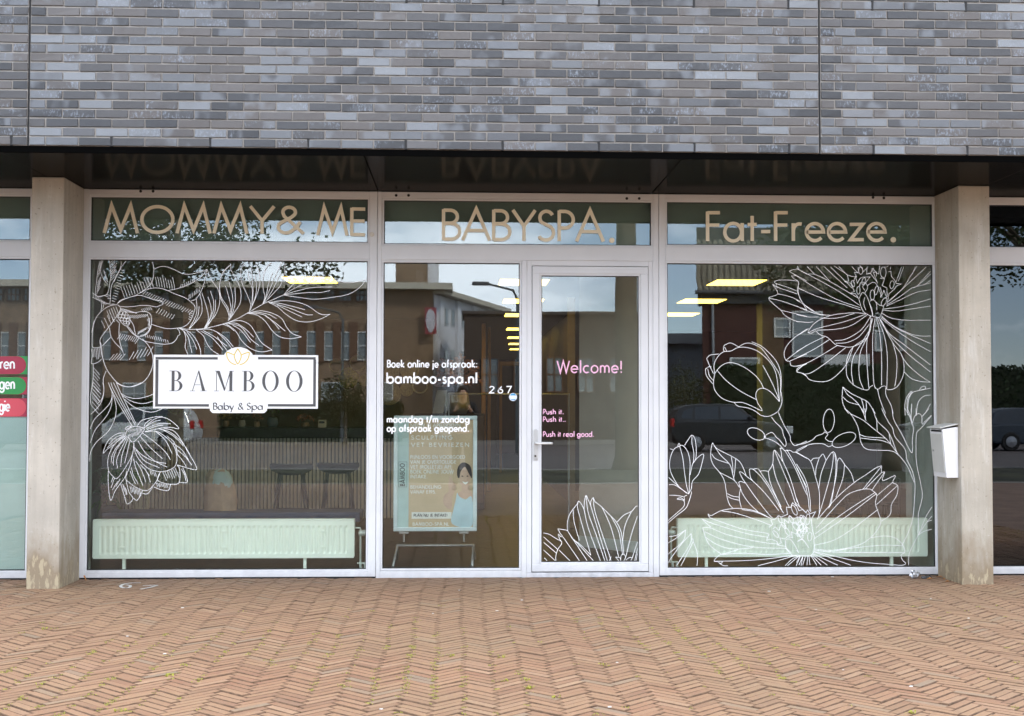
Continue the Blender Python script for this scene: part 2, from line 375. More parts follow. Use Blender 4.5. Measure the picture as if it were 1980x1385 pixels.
# lawn strip, kerbs and road (seen in the shop glass)
tag(MB().add([(-90,-19.4,-.12),(100,-19.4,-.12),(100,-12.15,-.02),(-90,-12.15,-.02)], [(0,1,2,3)]).build('lawn', M('lawn_grass', (.05, .052, .026), .95, var=.7, vscale=.9, bmp=.8, bscale=40)), kind='structure')
m_kerb = M('kerb_stone', (.34, .33, .31), .85, bmp=.3)
tag(MB().box(-90, 100, -12.15, -12, -.3, .004).box(-90, 100, -19.55, -19.4, -.6, -.1).build('kerb', m_kerb), kind='structure')
tag(MB().box(-90, 100, -31, -19.55, -.62, -.2).build('road', M('asphalt', (.12, .105, .1), .85, var=.15, vscale=2, bmp=.5, bscale=200)), kind='structure')
tag(MB().box(-90, 100, -40, -31, -.61, -.195).build('parking_strip', M('parking_bricks', (.12, .1, .095), .9, var=.2, vscale=8)), kind='structure')
tag(MB().box(-90, 100, -200, -40, -.6, -.17).build('far_pavement', M('far_paving', (.17, .155, .14), .9, var=.2)), kind='structure')

# ------------------------------------------------------------------ brick facade above the shop
BP, BZ, Z0, YB = .2123, .0609, 3.0, -1.498
JL, JR = .071, 5.273
rb = random.Random(3)
def brick_mb(L, H, seed):
    r = random.Random(seed); j = lambda s: r.gauss(0, s)
    a, b, d, c = L/2, H/2, .05, .0022
    e = [(-a+j(.0008), -b+j(.0007)), (a+j(.0008), -b+j(.0007)), (a+j(.0008), b+j(.0007)), (-a+j(.0008), b+j(.0007))]
    y = [j(.0008) for _ in range(4)]
    sg = ((1,1),(-1,1),(-1,-1),(1,-1))
    return MB().add([(x,d,z) for x,z in e]+[(x,.0025,z) for x,z in e]+[(x+c*sx,y_,z+c*sz) for (x,z),(sx,sz),y_ in zip(e,sg,y)],
        [(0,1,5,4),(1,2,6,5),(2,3,7,6),(3,0,4,7),(4,5,9,8),(5,6,10,9),(6,7,11,10),(7,4,8,11),(8,9,10,11)])
bcache = {}
def brick_mesh(L, k):
    key = (round(L, 4), k)
    if key not in bcache:
        me = brick_mb(L, BZ-.0105, hash(key) % 9999).mesh('brick'); me.materials.append(m_brick); bcache[key] = me
    return bcache[key]
ROWS = 30
panels = []
def facade(label, x0, x1, layout, lim, name='brick_wall'):
    w = empty(name, label, 'brick wall', 'brick wall panels over the shopfronts'); w.location = ((x0+x1)/2, YB, Z0)
    bpy.context.view_layer.update()
    inv = Vector(((x0+x1)/2, YB, Z0))
    MB().box(x0+.002, x1-.002, YB+.008, YB+.14, Z0+.003, Z0+ROWS*BZ).build('mortar_bed', m_mortar, w).matrix_parent_inverse = Matrix.Translation(-inv)
    bl = []; slots = MB()
    for r in range(ROWS):
        for (a, b, slot) in layout(r):
            a2, b2 = max(a, x0), min(b, x1)
            if b2-a2 < .03: continue
            bl.append((r, (a2+b2)/2, b2-a2-.0095, Z0+(r+.5)*BZ))
            if slot and r in (0, 16): slots.box(b2-.009, b2+.007, YB-.0004, YB+.02, Z0+r*BZ+.001, Z0+(r+1)*BZ+.002)
    inview = sorted((q for q in bl if q[0] < 17 and -.1 < q[1] < 6.75), key=lambda q: (abs(q[1]-3.2)**2*.2+(q[3]-Z0)**2*6))
    keep = {(q[0], round(q[1], 3)) for q in inview[:lim]}
    mass = MB()
    for r, x, L, z in bl:
        k = rb.randrange(8); dy = rb.gauss(0, .0009); rz = rb.gauss(0, .003); dz = rb.gauss(0, .0007)
        if (r, round(x, 3)) in keep:
            placed('brick', brick_mesh(L, k), w, Vector((x, YB+dy, z+dz))-inv, (rb.gauss(0, .006), rb.gauss(0, .003), rz))
        else:
            q = brick_mb(L, BZ-.0105, rb.randrange(9999)); mass.add([(v[0]+x, v[1]+YB+dy, v[2]+z+dz) for v in q.v], q.f)
    if mass.v:
        o = mass.build('brickwork', m_brick_i, w, fixn=False); o.matrix_parent_inverse = Matrix.Translation(-inv); tag(o, kind='stuff')
    if slots.v:
        o = slots.build('weep_slots', m_black, w); o.matrix_parent_inverse = Matrix.Translation(-inv)
    return w
def lay_mid(r):
    out = []; x = JL+.006; i = 0
    if r % 2 == 0: out.append((x, x+BP*.5-.003, False)); x += BP*.5; 
    while x < JR-.02:
        out.append((x, x+BP, (i-1) % 3 == 0)); x += BP; i += 1
    return out
def lay_right(r):
    out = []; x = JR+.006; i = 0
    for f in ((.68,) if r % 2 == 0 else (.45, .68)): out.append((x, x+BP*f, False)); x += BP*f
    while x < 9.2: out.append((x, x+BP, i % 3 == 0)); x += BP; i += 1
    return out
def lay_left(r):
    out = []; x = JL-.004; i = 0
    if r % 2 == 0: out.append((x-BP*.48, x, False)); x -= BP*.48
    while x > -2.6: out.append((x-BP, x, i % 3 == 0)); x -= BP; i += 1
    return out
facade('wide middle panel of blue grey glazed brick above the three shop window bays', JL+.005, JR-.005, lay_mid, 300)
facade('blue grey brick panel right of the dark vertical expansion joint, over the mailbox', JR+.005, 9.2, lay_right, 300)
facade('narrow visible strip of grey brick panel left of the expansion joint at picture edge', -2.6, JL-.005, lay_left, 300)
for xj in (JL, JR): tag(MB().box(xj-.0048, xj+.0048, YB+.012, YB+.03, Z0, Z0+ROWS*BZ).build('expansion_joint', m_black), kind='structure')
# unseen storeys above, raised to shade paving, and the slab that carries the panels
tag(MB().box(-2.6, 9.2, YB+.141, 9, Z0+.02, Z0+9.5).build('building_core', M('core_concrete', (.2, .19, .19), .9)), kind='structure')
up = MB().box(-2.6, 9.2, YB+.003, YB+.139, Z0+ROWS*BZ+.003, Z0+9.5)
tag(up.build('brick_wall', M('brick_upper', (.14, .14, .16), .6)), 'upper storey brickwork of the same grey building above the picture', 'brick wall')

# ------------------------------------------------------------------ soffit of glossy dark panels
sof = empty('soffit', 'glossy black soffit of wide panels under the overhanging brick wall', 'soffit')
seams = [-2.4, -.125, 2.24, 4.36, 6.8, 9.2]
for a, b in zip(seams, seams[1:]): MB().box(a+.004, b-.004, YB+.03, .02, 2.972, 2.992).build('soffit_panel', m_soffit, sof, bevel=.002)
MB().box(-2.6, 9.2, YB+.012, YB+.024, 2.958, 2.997).build('front_trim', m_trim, sof)
MB().box(-2.6, 9.2, YB+.024, YB+.03, 2.975, 2.997).build('shadow_gap', m_black, sof)
MB().box(-2.6, 9.2, YB+.03, .1, 2.994, 3.01).build('backing', m_black, sof)

# ------------------------------------------------------------------ concrete columns
def column(label, x0, x1, m, seed):
    o = MB().box(x0, x1, -.498, -.004, -.02, 2.971).build('concrete_column', m, bevel=.008, seg=2)
    return tag(o, label, 'column', 'concrete columns beside the shopfront')
column('pale concrete column left of the windows with yellow brown stain at its foot', -.2287, .0046, m_conc, 1)
cl2 = column('streaked concrete column on the right that carries the white mailbox', 6.596, 6.835, m_conc2, 2)

# ------------------------------------------------------------------ shopfront frames
ZB, ZM0, ZM1, ZT0, ZT1, ZTOP = .068, 2.43, 2.43, 2.575, 2.908, 2.969
def ring(mb, x0, x1, z0, z1, w, y0, y1):
    mb.box(x0, x1, y0, y1, z0, z0+w).box(x0, x1, y0, y1, z1-w, z1).box(x0, x0+w, y0, y1, z0+w, z1-w).box(x1-w, x1, y0, y1, z0+w, z1-w)
def pane(name, x0, x1, z0, z1, parent, m=m_glass, y=.03):
    return MB().box(x0+.001, x1-.001, y, y+.008, z0+.001, z1-.001).build(name, m, parent)
def beads(parent, x0, x1, z0, z1):
    mb = MB(); ring(mb, x0-.016, x1+.016, z0-.016, z1+.016, .016, .007, .028); mb.build('glazing_bead', m_frame, parent, bevel=.003)
    g = MB(); ring(g, x0, x1, z0, z1, .0045, .012, .029); g.build('gasket', m_gasket, parent)
def members(parent, spans):
    mb = MB()
    for s in spans: mb.box(*s)
    return mb.build('frame', m_frame, parent, bevel=.0025)
D0, D1 = .0, .075
holes_m = m_black
def bay(label, X0, X1, gx0, gx1, cat='shop window', group=None):
    w = empty('shop_window', label, cat, group)
    members(w, [(X0, gx0-.016, D0, D1, .012, ZTOP), (gx1+.016, X1, D0, D1, .012, ZTOP),
                (gx0-.0158, gx1+.0158, D0+.0008, D1, .012, ZB-.016), (gx0-.0158, gx1+.0158, D0+.0008, D1, ZM0+.016, ZT0-.016), (gx0-.0158, gx1+.0158, D0+.0008, D1, ZT1+.016, ZTOP-.001)])
    MB().box(X0+.002, X1-.002, D0+.012, D1-.01, -.004, .0118).build('sill_shadow_strip', m_black, w)  # black strip standing in for the contact shadow under the frame
    beads(w, gx0, gx1, ZB, ZM0); beads(w, gx0, gx1, ZT0, ZT1)
    return w
win_l = bay('left shop window with orchid line drawing and sand coloured transom letters MOMMY', 0, 2.2335, .055, 2.160)
pane_l = pane('pane', .055, 2.160, ZB, ZM0, win_l); tpane_l = pane('transom_pane', .055, 2.160, ZT0, ZT1, win_l)
win_r = bay('right shop window with large white flower drawings and transom lettering Fat-Freeze', 4.4185, 6.632, 4.484, 6.583)
pane_r = pane('pane', 4.484, 6.583, ZB, ZM0, win_r); tpane_r = pane('transom_pane', 4.484, 6.583, ZT0, ZT1, win_r)
ent = empty('shop_entrance', 'middle bay with glass door, side window and transom lettering BABYSPA', 'shop entrance')
E0, E1 = 2.2365, 4.4155
members(ent, [(E0, 2.269, D0, D1, 0, ZTOP), (4.372, E1, D0, D1, 0, ZTOP), (2.2692, 4.3718, D0+.0008, D1, 2.444, ZT0-.022), (2.2692, 4.3718, D0+.0008, D1, ZT1+.012, ZTOP-.001),
              (3.350, 3.390, D0+.0006, D1, 0, 2.4438), (2.2692, 3.3498, D0+.001, D1, .001, .054)])
MB().box(3.3904, 4.3716, D0+.004, D1, 0, .036).build('threshold', M('threshold', (.55, .55, .57), .5, var=.2, vscale=14), ent, bevel=.003)
dj = MB(); dj.box(3.3904, 3.4285, D0+.008, D1, .0365, 2.4436).box(4.3365, 4.3716, D0+.008, D1, .0365, 2.4436).box(3.4287, 4.3363, D0+.008, D1, 2.4035, 2.4436); dj.build('door_jamb', m_frame, ent, bevel=.002)
beads(ent, 2.285, 3.333, .072, 2.421); pane_s = pane('side_pane', 2.285, 3.333, .072, 2.421, ent)
MB().box(2.2692, 3.3498, D0+.006, D1, 2.4375, 2.4438).build('side_head', m_frame, ent)
beads(ent, 2.2862, 4.3575, ZT0-.008, ZT1-.005); tpane_m = pane('transom_pane', 2.2862, 4.3575, ZT0-.008, ZT1-.005, ent)
door = MB(); ring(door, 3.4325, 4.3325, .0435, 2.3995, .058, D0+.002, D1-.01)
door = door.build('door', m_frame, ent, bevel=.0035)
gb = MB(); ring(gb, 3.4905, 4.2745, .1015, 2.3415, .014, .01, .03); gb.build('glazing_bead', m_frame, door, bevel=.003)
gk = MB(); ring(gk, 3.5045, 4.2605, .1155, 2.3275, .0045, .014, .03); gk.build('gasket', m_gasket, door)
# dark slit round the door leaf
dg = MB().box(3.4286, 3.4324, .03, .07, .0366, 2.4034).box(4.3326, 4.3364, .03, .07, .0366, 2.4034).box(3.4325, 4.3325, .03, .07, 2.3996, 2.4034).box(3.4325, 4.3325, .03, .07, .0367, .0434); dg.build('door_gap', m_black, ent)
pane_d = pane('pane', 3.5045, 4.2605, .1155, 2.3275, door, y=.028)
m_steel = M('brushed_steel', (.58, .58, .57), .35, .8, var=.08)
x, z = XZ(1035.5, 871, 0)
hp = MB().prism([(x-.017+.0, .90), (x+.017, .90), (x+.017, 1.128), (x, 1.142), (x-.017, 1.128)], -.009, .0015); pl = hp.build('lock_plate', m_steel, door, bevel=.003)
hx, hz = XZ(1036, 857, 0)
MB().tube([(hx, .0, hz), (hx, -.05, hz), (hx+.012, -.056, hz), (hx+.118, -.056, hz), (hx+.124, -.05, hz-.001)], .0095, 10).build('door_handle', M('handle_pale', (.72, .72, .7), .3, .3), door, smooth=True)
kx, kz = XZ(1035, 882, 0)
MB().lathe([(.0, -.013), (.0085, -.013), (.0085, -.002)], (kx, 0, kz), 14, 'y').build('key_cylinder', M('cylinder_dark', (.08, .07, .06), .4, .6), door, smooth=False)
# screw holes left by an old sign along the head rail
for u, v, par in ((272,370,win_l),(296,370,win_l),(766,378,ent),(790,378,ent),(1212,384,ent),(1236,384,ent),(1688,382,win_r),(1709,383,win_r)):
    hx, hz = XZ(u, v, 0); MB().lathe([(.011,.003),(.011,-.0012),(.006,-.0014),(.004,.0)], (hx,0,hz), 12, 'y').build('screw_hole', m_black, par)
bx, bz = XZ(719, 453.5, 0)
MB().lathe([(.0175,.003),(.0175,-.006),(.013,-.009),(0.001,-.009)], (bx,0,bz), 20, 'y').build('cover_cap', M('cap', (.7, .66, .58), .5), win_l)
# opaque back panels behind the transom glass
for a, b, par in ((.055, 2.16, win_l), (2.2862, 4.3575, ent), (4.484, 6.583, win_r)):
    MB().box(a-.02, b+.02, .06, .074, ZT0-.03, ZT1+.02).build('spandrel_panel', m_spandrel, par)
# neighbouring shopfronts
nl = bay('neighbouring shopfront left of the column with green frosted film and round coloured stickers', -2.55, -.36, -2.48, -.405, 'shop window')
npane_l = pane('pane', -2.48, -.405, ZB, ZM0, nl); pane('transom_pane', -2.48, -.405, ZT0, ZT1, nl)
MB().box(-2.5, -.39, .06, .074, ZT0-.03, ZT1+.02).build('spandrel_panel', m_spandrel, nl)
MB().box(-.3599, -.002, .02, .07, 0, 2.97).build('infill_panel', m_conc, nl)
nr = bay('neighbouring dark tinted shopfront at the far right beyond the column', 6.98, 9.1, 7.03, 9.03, 'shop window')
pane('pane', 7.03, 9.03, ZB, ZM0, nr, m_glass_d); pane('transom_pane', 7.03, 9.03, ZT0, ZT1, nr, m_glass_d)
MB().box(6.634, 6.9799, .02, .07, 0, 2.97).build('infill_panel', m_conc2, nr)

# ------------------------------------------------------------------ flat print: ribbons, stroke lettering
def smooth_line(pts, closed=False, sub=5):
    if len(pts) < 3: return pts
    P = [Vector(p) for p in pts]; n = len(P); out = []
    rng = range(n if closed else n-1)
    for i in rng:
        p0 = P[(i-1) % n] if closed or i > 0 else P[0]*2-P[1]
        p1, p2 = P[i], P[(i+1) % n]
        p3 = P[(i+2) % n] if closed or i+2 < n else P[-1]*2-P[-2]
        d = (p2-p1).length; k = max(2, min(sub, int(d/4)+1)) if sub > 2 else sub
        for q in range(k):
            t = q/k
            out.append(.5*((2*p1)+(p2-p0)*t+(2*p0-5*p1+4*p2-p3)*t*t+(3*p1-p0-3*p2+p3)*t**3))
    if not closed: out.append(P[-1])
    return out
def ribbon(mb, pts, w, y, depth=0, closed=False, nib=None, taper=False):
    """flat strip of width w along the (x, z) polyline at depth y (towards -y is outside)"""
    P = [Vector((p[0], p[1])) for p in pts]; Q = [P[0]]
    for p in P[1:]:
        if (p-Q[-1]).length > 1e-6: Q.append(p)
    if closed and (Q[0]-Q[-1]).length < 1e-6: Q.pop()
    n = len(Q)
    if n < 2: return
    L = []; Rr = []
    for i in range(n):
        if closed: a, b, c = Q[i-1], Q[i], Q[(i+1) % n]
        else: a, b, c = Q[max(i-1, 0)], Q[i], Q[min(i+1, n-1)]
        d1 = (b-a).normalized() if (b-a).length > 1e-7 else (c-b).normalized()
        d2 = (c-b).normalized() if (c-b).length > 1e-7 else d1
        t = d1+d2; t = t.normalized() if t.length > 1e-4 else d1
        nn = Vector((-t.y, t.x)); k = max(.28, abs(nn.dot(Vector((-d1.y, d1.x)))))
        ww = w
        if nib is not None: ww = w*(.28+.72*abs(sin(math.atan2(t.y, t.x)-nib)))
        if taper:
            f = i/(n-1); ww = w*(.45+.55*min(1, 4*f, 4*(1-f)))
        L.append(b+nn*ww/2/k); Rr.append(b-nn*ww/2/k)
    m = n if closed else n-1
    vs = [(p.x, y, p.y) for p in L]+[(p.x, y, p.y) for p in Rr]
    fs = [(i, n+i, n+(i+1) % n, (i+1) % n) for i in range(m)]
    if depth:
        vs += [(p.x, y+depth, p.y) for p in L]+[(p.x, y+depth, p.y) for p in Rr]
        for i in range(m):
            j = (i+1) % n; fs += [(i, j, 2*n+j, 2*n+i), (n+j, n+i, 3*n+i, 3*n+j)]
        if not closed: fs += [(0, 2*n, 3*n, n), (n-1, 2*n-1, 4*n-1, 3*n-1)]
    mb.add(vs, fs)
def arc(cx, cy, rx, ry, a0, a1, n=14):
    return [(cx+rx*cos(radians(a0+(a1-a0)*i/n)), cy+ry*sin(radians(a0+(a1-a0)*i/n))) for i in range(n+1)]
X = .6; r3 = .3
G = {}   # geometric sans, cap height 1, x-height .6: glyph -> (advance, strokes)
def g(ch, adv, *st): G[ch] = (adv, st)
g('A', .86, [(.02,0),(.43,1.02),(.84,0)], [(.17,.32),(.69,.32)])
g('B', .6, [(.07,0),(.07,1)], [(.07,.97)]+[(.28,.97)]+arc(.28,.76,.21,.21,80,-90,9)+[(.07,.55)], [(.07,.54),(.3,.54)]+arc(.3,.285,.26,.255,80,-90,10)+[(.07,.03)])
g('C', .85, arc(.5,.5,.44,.47,48,312,24))
g('D', .78, [(.07,.03),(.07,.97),(.26,.97)]+arc(.26,.5,.47,.47,85,-85,18)+[(.26,.03),(.07,.03)])
g('E', .55, [(.07,0),(.07,1)], [(.07,.96),(.5,.96)], [(.07,.53),(.48,.53)], [(.07,.04),(.5,.04)])
g('F', .52, [(.07,0),(.07,1)], [(.07,.96),(.48,.96)], [(.07,.54),(.46,.54)])
g('G', .95, arc(.5,.5,.44,.47,48,350,26)+[(.93,.45),(.56,.45)])
g('H', .76, [(.07,0),(.07,1)], [(.69,0),(.69,1)], [(.07,.53),(.69,.53)])
g('I', .2, [(.1,0),(.1,1)])
g('J', .4, [(.3,1),(.3,.2)]+arc(.14,.2,.16,.2,0,-110,8))
g('K', .66, [(.07,0),(.07,1)], [(.6,1),(.08,.5),(.64,0)])
g('L', .46, [(.07,1),(.07,.04),(.44,.04)])
g('M', 1.02, [(.04,0),(.24,1),(.51,.12),(.78,1),(.98,0)])
g('N', .8, [(.07,0),(.07,.97),(.73,.03),(.73,1)])
g('O', .98, arc(.49,.5,.44,.47,0,360,34))
g('P', .55, [(.07,0),(.07,1)], [(.07,.97),(.24,.97)]+arc(.24,.7,.26,.27,80,-90,10)+[(.07,.43)])
g('R', .6, [(.07,0),(.07,1)], [(.07,.97),(.26,.97)]+arc(.26,.72,.24,.25,80,-90,10)+[(.07,.47)], [(.26,.47),(.56,0)])
g('S', .58, arc(.29,.755,.2,.215,25,225,12)+arc(.27,.27,.24,.24,55,-150,14))
g('T', .56, [(.28,0),(.28,1)], [(0,.96),(.56,.96)])
g('U', .72, [(.07,1),(.07,.32)]+arc(.36,.32,.29,.3,180,360,14)+[(.65,.32),(.65,1)])
g('V', .76, [(.02,1),(.38,0),(.74,1)])
g('W', 1.12, [(.02,1),(.3,.02),(.56,.98),(.82,.02),(1.1,1)])
g('Y', .72, [(.02,1),(.36,.47),(.7,1)], [(.36,.5),(.36,0)])
g('Z', .62, [(.04,.96),(.56,.96),(.05,.04),(.58,.04)])
g('a', .76, arc(.34,r3,.28,.3,0,360,24), [(.64,.61),(.64,0)])
g('b', .76, [(.08,1.05),(.08,0)], arc(.4,r3,.3,.3,0,360,24))
g('c', .6, arc(.34,r3,.28,.29,50,310,18))
g('d', .76, arc(.34,r3,.29,.3,0,360,24), [(.66,1.05),(.66,0)])
g('e', .68, [(.06,.3),(.62,.3)]+arc(.34,r3,.285,.29,0,318,22))
g('f', .36, [(.14,0),(.14,.85)]+arc(.27,.85,.13,.16,180,80,6), [(.02,.56),(.32,.56)])
g('g', .76, arc(.34,r3,.29,.3,0,360,24), [(.66,.61),(.66,-.08)]+arc(.36,-.06,.3,.25,-5,-155,10))
g('h', .64, [(.08,1.05),(.08,0)], [(.08,.34)]+arc(.31,.34,.23,.26,170,0,12)+[(.54,0)])
g('i', .2, [(.1,.6),(.1,0)], [(.1,.82),(.1,.93)])
g('j', .2, [(.1,.6),(.1,-.12)]+arc(-.02,-.12,.12,.15,0,-90,5), [(.1,.82),(.1,.93)])
g('k', .56, [(.08,1.05),(.08,0)], [(.48,.6),(.1,.3),(.53,0)])
g('l', .2, [(.1,1.05),(.1,0)])
g('m', .92, [(.08,.6),(.08,0)], [(.08,.36)]+arc(.27,.37,.19,.22,170,0,10)+[(.46,0)], [(.46,.36)]+arc(.65,.37,.19,.22,170,0,10)+[(.84,0)])
g('n', .64, [(.08,.6),(.08,0)], [(.08,.34)]+arc(.31,.34,.23,.26,170,0,12)+[(.54,0)])
g('o', .7, arc(.35,r3,.29,.3,0,360,26))
g('p', .76, [(.08,.6),(.08,-.36)], arc(.4,r3,.3,.3,0,360,24))
g('r', .4, [(.08,.6),(.08,0)], [(.08,.34)]+arc(.29,.38,.2,.2,175,70,7))
g('s', .46, arc(.23,.44,.14,.14,30,235,9)+arc(.21,.16,.16,.15,50,-150,10))
g('t', .34, [(.15,.85),(.15,0)], [(.0,.56),(.3,.56)])
g('u', .64, [(.08,.6),(.08,.24)]+arc(.31,.24,.23,.23,180,360,12)+[(.54,.6)], [(.54,.6),(.54,0)])
g('w', .9, [(.02,.6),(.23,.03),(.45,.58),(.67,.03),(.88,.6)])
g('y', .6, [(.02,.6),(.3,.04)], [(.58,.6),(.2,-.34)])
g('z', .52, [(.03,.56),(.46,.56),(.05,.04),(.49,.04)])
g('.', .26, [(.13,-.01),(.13,.12)]); g(',', .2, [(.12,.08),(.06,-.1)])
g(':', .26, [(.13,0),(.13,.11)], [(.13,.44),(.13,.55)])
g('!', .24, [(.12,1),(.12,.28)], [(.12,0),(.12,.11)])
g('-', .4, [(.05,.32),(.35,.32)]); g('/', .5, [(.02,-.15),(.46,1.1)])
g('(', .28, arc(.3,.45,.22,.65,130,230,8)); g(')', .28, arc(-.02,.45,.22,.65,50,-50,8))
g('2', .6, arc(.3,.74,.23,.22,170,-40,10)+[(.06,.04),(.56,.04)])
g('6', .62, [(.44,.96),(.14,.5)]+arc(.31,.29,.24,.26,140,500,22))
g('7', .56, [(.03,.96),(.53,.96),(.18,0)])
g('1', .4, [(.08,.8),(.26,.98),(.26,0)]); g('9', .62, [(.18,.02),(.48,.5)]+arc(.31,.7,.24,.26,-40,320,22))
g('5', .58, [(.5,.96),(.16,.96),(.12,.55)]+arc(.28,.32,.25,.28,100,-150,14)); g('E$', .6, arc(.42,.5,.36,.47,50,310,18), [(-.02,.6),(.4,.6)], [(-.02,.42),(.38,.42)])
g('&', .84, [(.8,.0),(.24,.64)]+arc(.38,.79,.18,.18,205,-25,12)+[(.5,.66),(.42,.58)], [(.44,.6),(.22,.45)]+arc(.29,.24,.22,.21,125,325,12)+[(.6,.24),(.7,.44)])
g(' ', .34)
def text_len(t, track): return sum(G[c][0]+track for c in t)-track
def text_mb(t, u0, v0, u1, v1, h_px, w_px, Y, y, depth=0, track=.08, nib=None, stretch=None):
    """lettering whose baseline runs from photo pixel (u0, v0) to (u1, v1) on the plane Y"""
    a, b = at(u0, v0, Y), at(u1, v1, Y); s = h_px/F_PX*(Y-CAM.y)
    tl = text_len(t, track); ax = Vector((b.x-a.x, b.z-a.z)); kx = ax.length/tl; ax.normalize(); ay = Vector((-ax.y*0, 1))
    mb = MB(); pen = 0; i = 0
    for c in t:
        adv, st = G[c]
        for q in st:
            pts = [Vector((a.x, a.z))+ax*((pen+p[0])*kx)+ay*(p[1]*s) for p in q]
            ribbon(mb, pts, w_px/F_PX*(Y-CAM.y), y-.00006*(i % 9), depth, False, nib); i += 1
        pen += adv+track
    return mb
YG = .0285    # just in front of the panes
# transom letters, 6 mm proud of the glass
text_mb('MOMMY&', 199, 451, 590, 452.5, 53, 6.4, YG, YG-.007, .006, .03).build('lettering', m_gold, tpane_l, fixn=True)
text_mb('ME', 612, 455, 709, 456.5, 54, 6.4, YG, YG-.007, .006, .04).build('lettering', m_gold, tpane_l)
x, z = XZ(719.5, 453.5, 0)
text_mb('BABYSPA', 853, 464.5, 1168, 467.5, 60, 6.6, YG, YG-.007, .006, .03).build('lettering', m_gold, tpane_m)
text_mb('Fat-Freeze', 1364, 466.5, 1714, 466, 58, 6.6, YG, YG-.007, .006, .06).build('lettering', m_gold, tpane_r)
def dot(u, v, r_px, par, m, Y=YG, d=.006):
    x, z = XZ(u, v, Y); r = r_px/F_PX*(Y-CAM.y)
    MB().lathe([(r, Y), (r, Y-d), (r*.9, Y-d-.001), (.0005, Y-d-.001)], (x, 0, z), 18, 'y').build('full_stop', m, par)
dot(1183, 465, 5.2, tpane_m, m_gold); dot(1727, 464, 5.4, tpane_r, m_gold)
# vinyl lettering
def vin(t, u0, v0, u1, v1, h, w, par, m=None, track=.1, nib=None, y=None, name='lettering'):
    return text_mb(t, u0, v0, u1, v1, h, w, YG, (YG-.0008) if y is None else y, 0, track, nib).build(name, m or m_vinyl, par, fixn=False)
vin('Boek online je afspraak:', 748.5, 710.5, 923, 710.5, 13.8, 2.4, pane_s)
vin('bamboo-spa.nl', 747, 741, 923, 741, 19.5, 3.4, pane_s)
vin('maandag t/m zondag', 748, 817, 908, 817, 12.6, 2.5, pane_s)
vin('op afspraak geopend.', 748, 834.5, 907, 834.5, 12.6, 2.5, pane_s)
vin('267', 945.5, 760.5, 989, 760.5, 13.5, 2.2, pane_s, track=.3)
vin('Welcome!', 1077, 721, 1203.5, 721, 23, 2.7, pane_d, m_pink)
vin('Push it.', 1050, 801, 1090, 801, 9.6, 1.7, pane_d, m_pink); vin('Push it..', 1050, 815.5, 1094, 815.5, 9.6, 1.7, pane_d, m_pink)
vin('Push it real good.', 1050, 844.5, 1148.5, 844.5, 9.8, 1.7, pane_d, m_pink)
x, z = XZ(992, 768, YG)
st = MB().lathe([(.031, YG), (.031, YG-.0008), (.0005, YG-.0009)], (x, 0, z), 24, 'y').build('round_sticker', M('sticker_white', (.8, .85, .9), .4), pane_s)
MB().prism([(x-.024, z+.012), (x+.024, z+.012), (x+.012, z+.027), (x-.012, z+.027)], YG-.0016, YG-.001).box(x-.018, x+.018, YG-.0016, YG-.001, z-.024, z-.017).build('sticker_print', M('sticker_blue', (.05, .33, .62), .4), st)
# the neighbour's stickers and frosted film
film_m, nt, b = new_mat('frosted_film'); b.inputs['Base Color'].default_value = (.44, .56, .53, 1); b.inputs['Roughness'].default_value = .35
nt.links.new(ramp(nt, noise(nt, 1.5, 3), [(.3, (.42, .54, .51)), (.7, (.48, .6, .57))]), b.inputs['Base Color'])
xx, zt = XZ(50, 805, .04)
MB().box(-2.47, -.408, .0395, .041, ZB+.006, zt).build('frosted_film', film_m, npane_l)
for v0, v1, c, cb, t in ((689,724,(.36,.02,.055),(.02,.27,.06),'eren'), (729.5,763,(.02,.27,.06),(.36,.02,.055),'gen'), (770.5,806,(.62,.07,.1),(.36,.02,.055),'gie')):
    xr, z1 = XZ(53, v0, YG); _, z0 = XZ(53, v1, YG); r = (z1-z0)/2
    bk = MB().box(-1.1, -.4096, YG-.0006, YG-.0002, z0, z1).build('sticker_back', M('sticker_b', cb, .4, var=.03), npane_l)
    xe = XZ(51, v0, YG)[0]
    MB().prism([(-1.1, z0+.001), (xe-r, z0+.001)]+[(xe-r+(r-.001)*cos(radians(a)), z0+r+(r-.001)*sin(radians(a))) for a in range(-80, 90, 10)]+[(xe-r, z1-.001), (-1.1, z1-.001)], YG-.0016, YG-.001).build('round_sticker', M('sticker_c', c, .4, var=.03), npane_l)
    vb = v1-11
    text_mb(t, {'eren':-12,'gen':-1,'gie':-1}[t], vb, {'eren':29,'gen':29,'gie':19}[t], vb, 21, 3.0, YG, YG-.0022, 0, .08).build('lettering', m_vinyl, npane_l, fixn=False)

# ------------------------------------------------------------------ the white sign board
YS = .018
sg = empty('shop_sign', 'white BAMBOO sign board with grey border and gold lotus on the left window', 'sign')
def quad_px(mb, u0, v0, u1, v1, y0, y1, Y=YS):
    a, b = at(u0, v0, Y), at(u1, v1, Y); mb.box(a.x, b.x, y0, y1, b.z, a.z); return mb
b = MB(); quad_px(b, 297, 686, 614.5, 790.5, YS, YS+.009); b.build('board', m_sign, sg, bevel=.001)
lx, lz = XZ(461, 692, YS); lr = 30/F_PX*(YS-CAM.y)
MB().prism([(lx+lr*cos(radians(a))*1.0, lz-.02+lr*.85*max(-.4, sin(radians(a)))) for a in range(-40, 225, 12)], YS-.0006, YS+.009).build('crest_board', m_sign, sg)
a, bb = at(406, 776, YS), at(516, 799, YS)
MB().prism([(a.x+.02, bb.z), (bb.x-.02, bb.z), (bb.x, bb.z+.02), (bb.x, a.z), (a.x, a.z), (a.x, bb.z+.02)], YS-.0006, YS+.009).build('name_tab', m_sign, sg)
bd = MB()
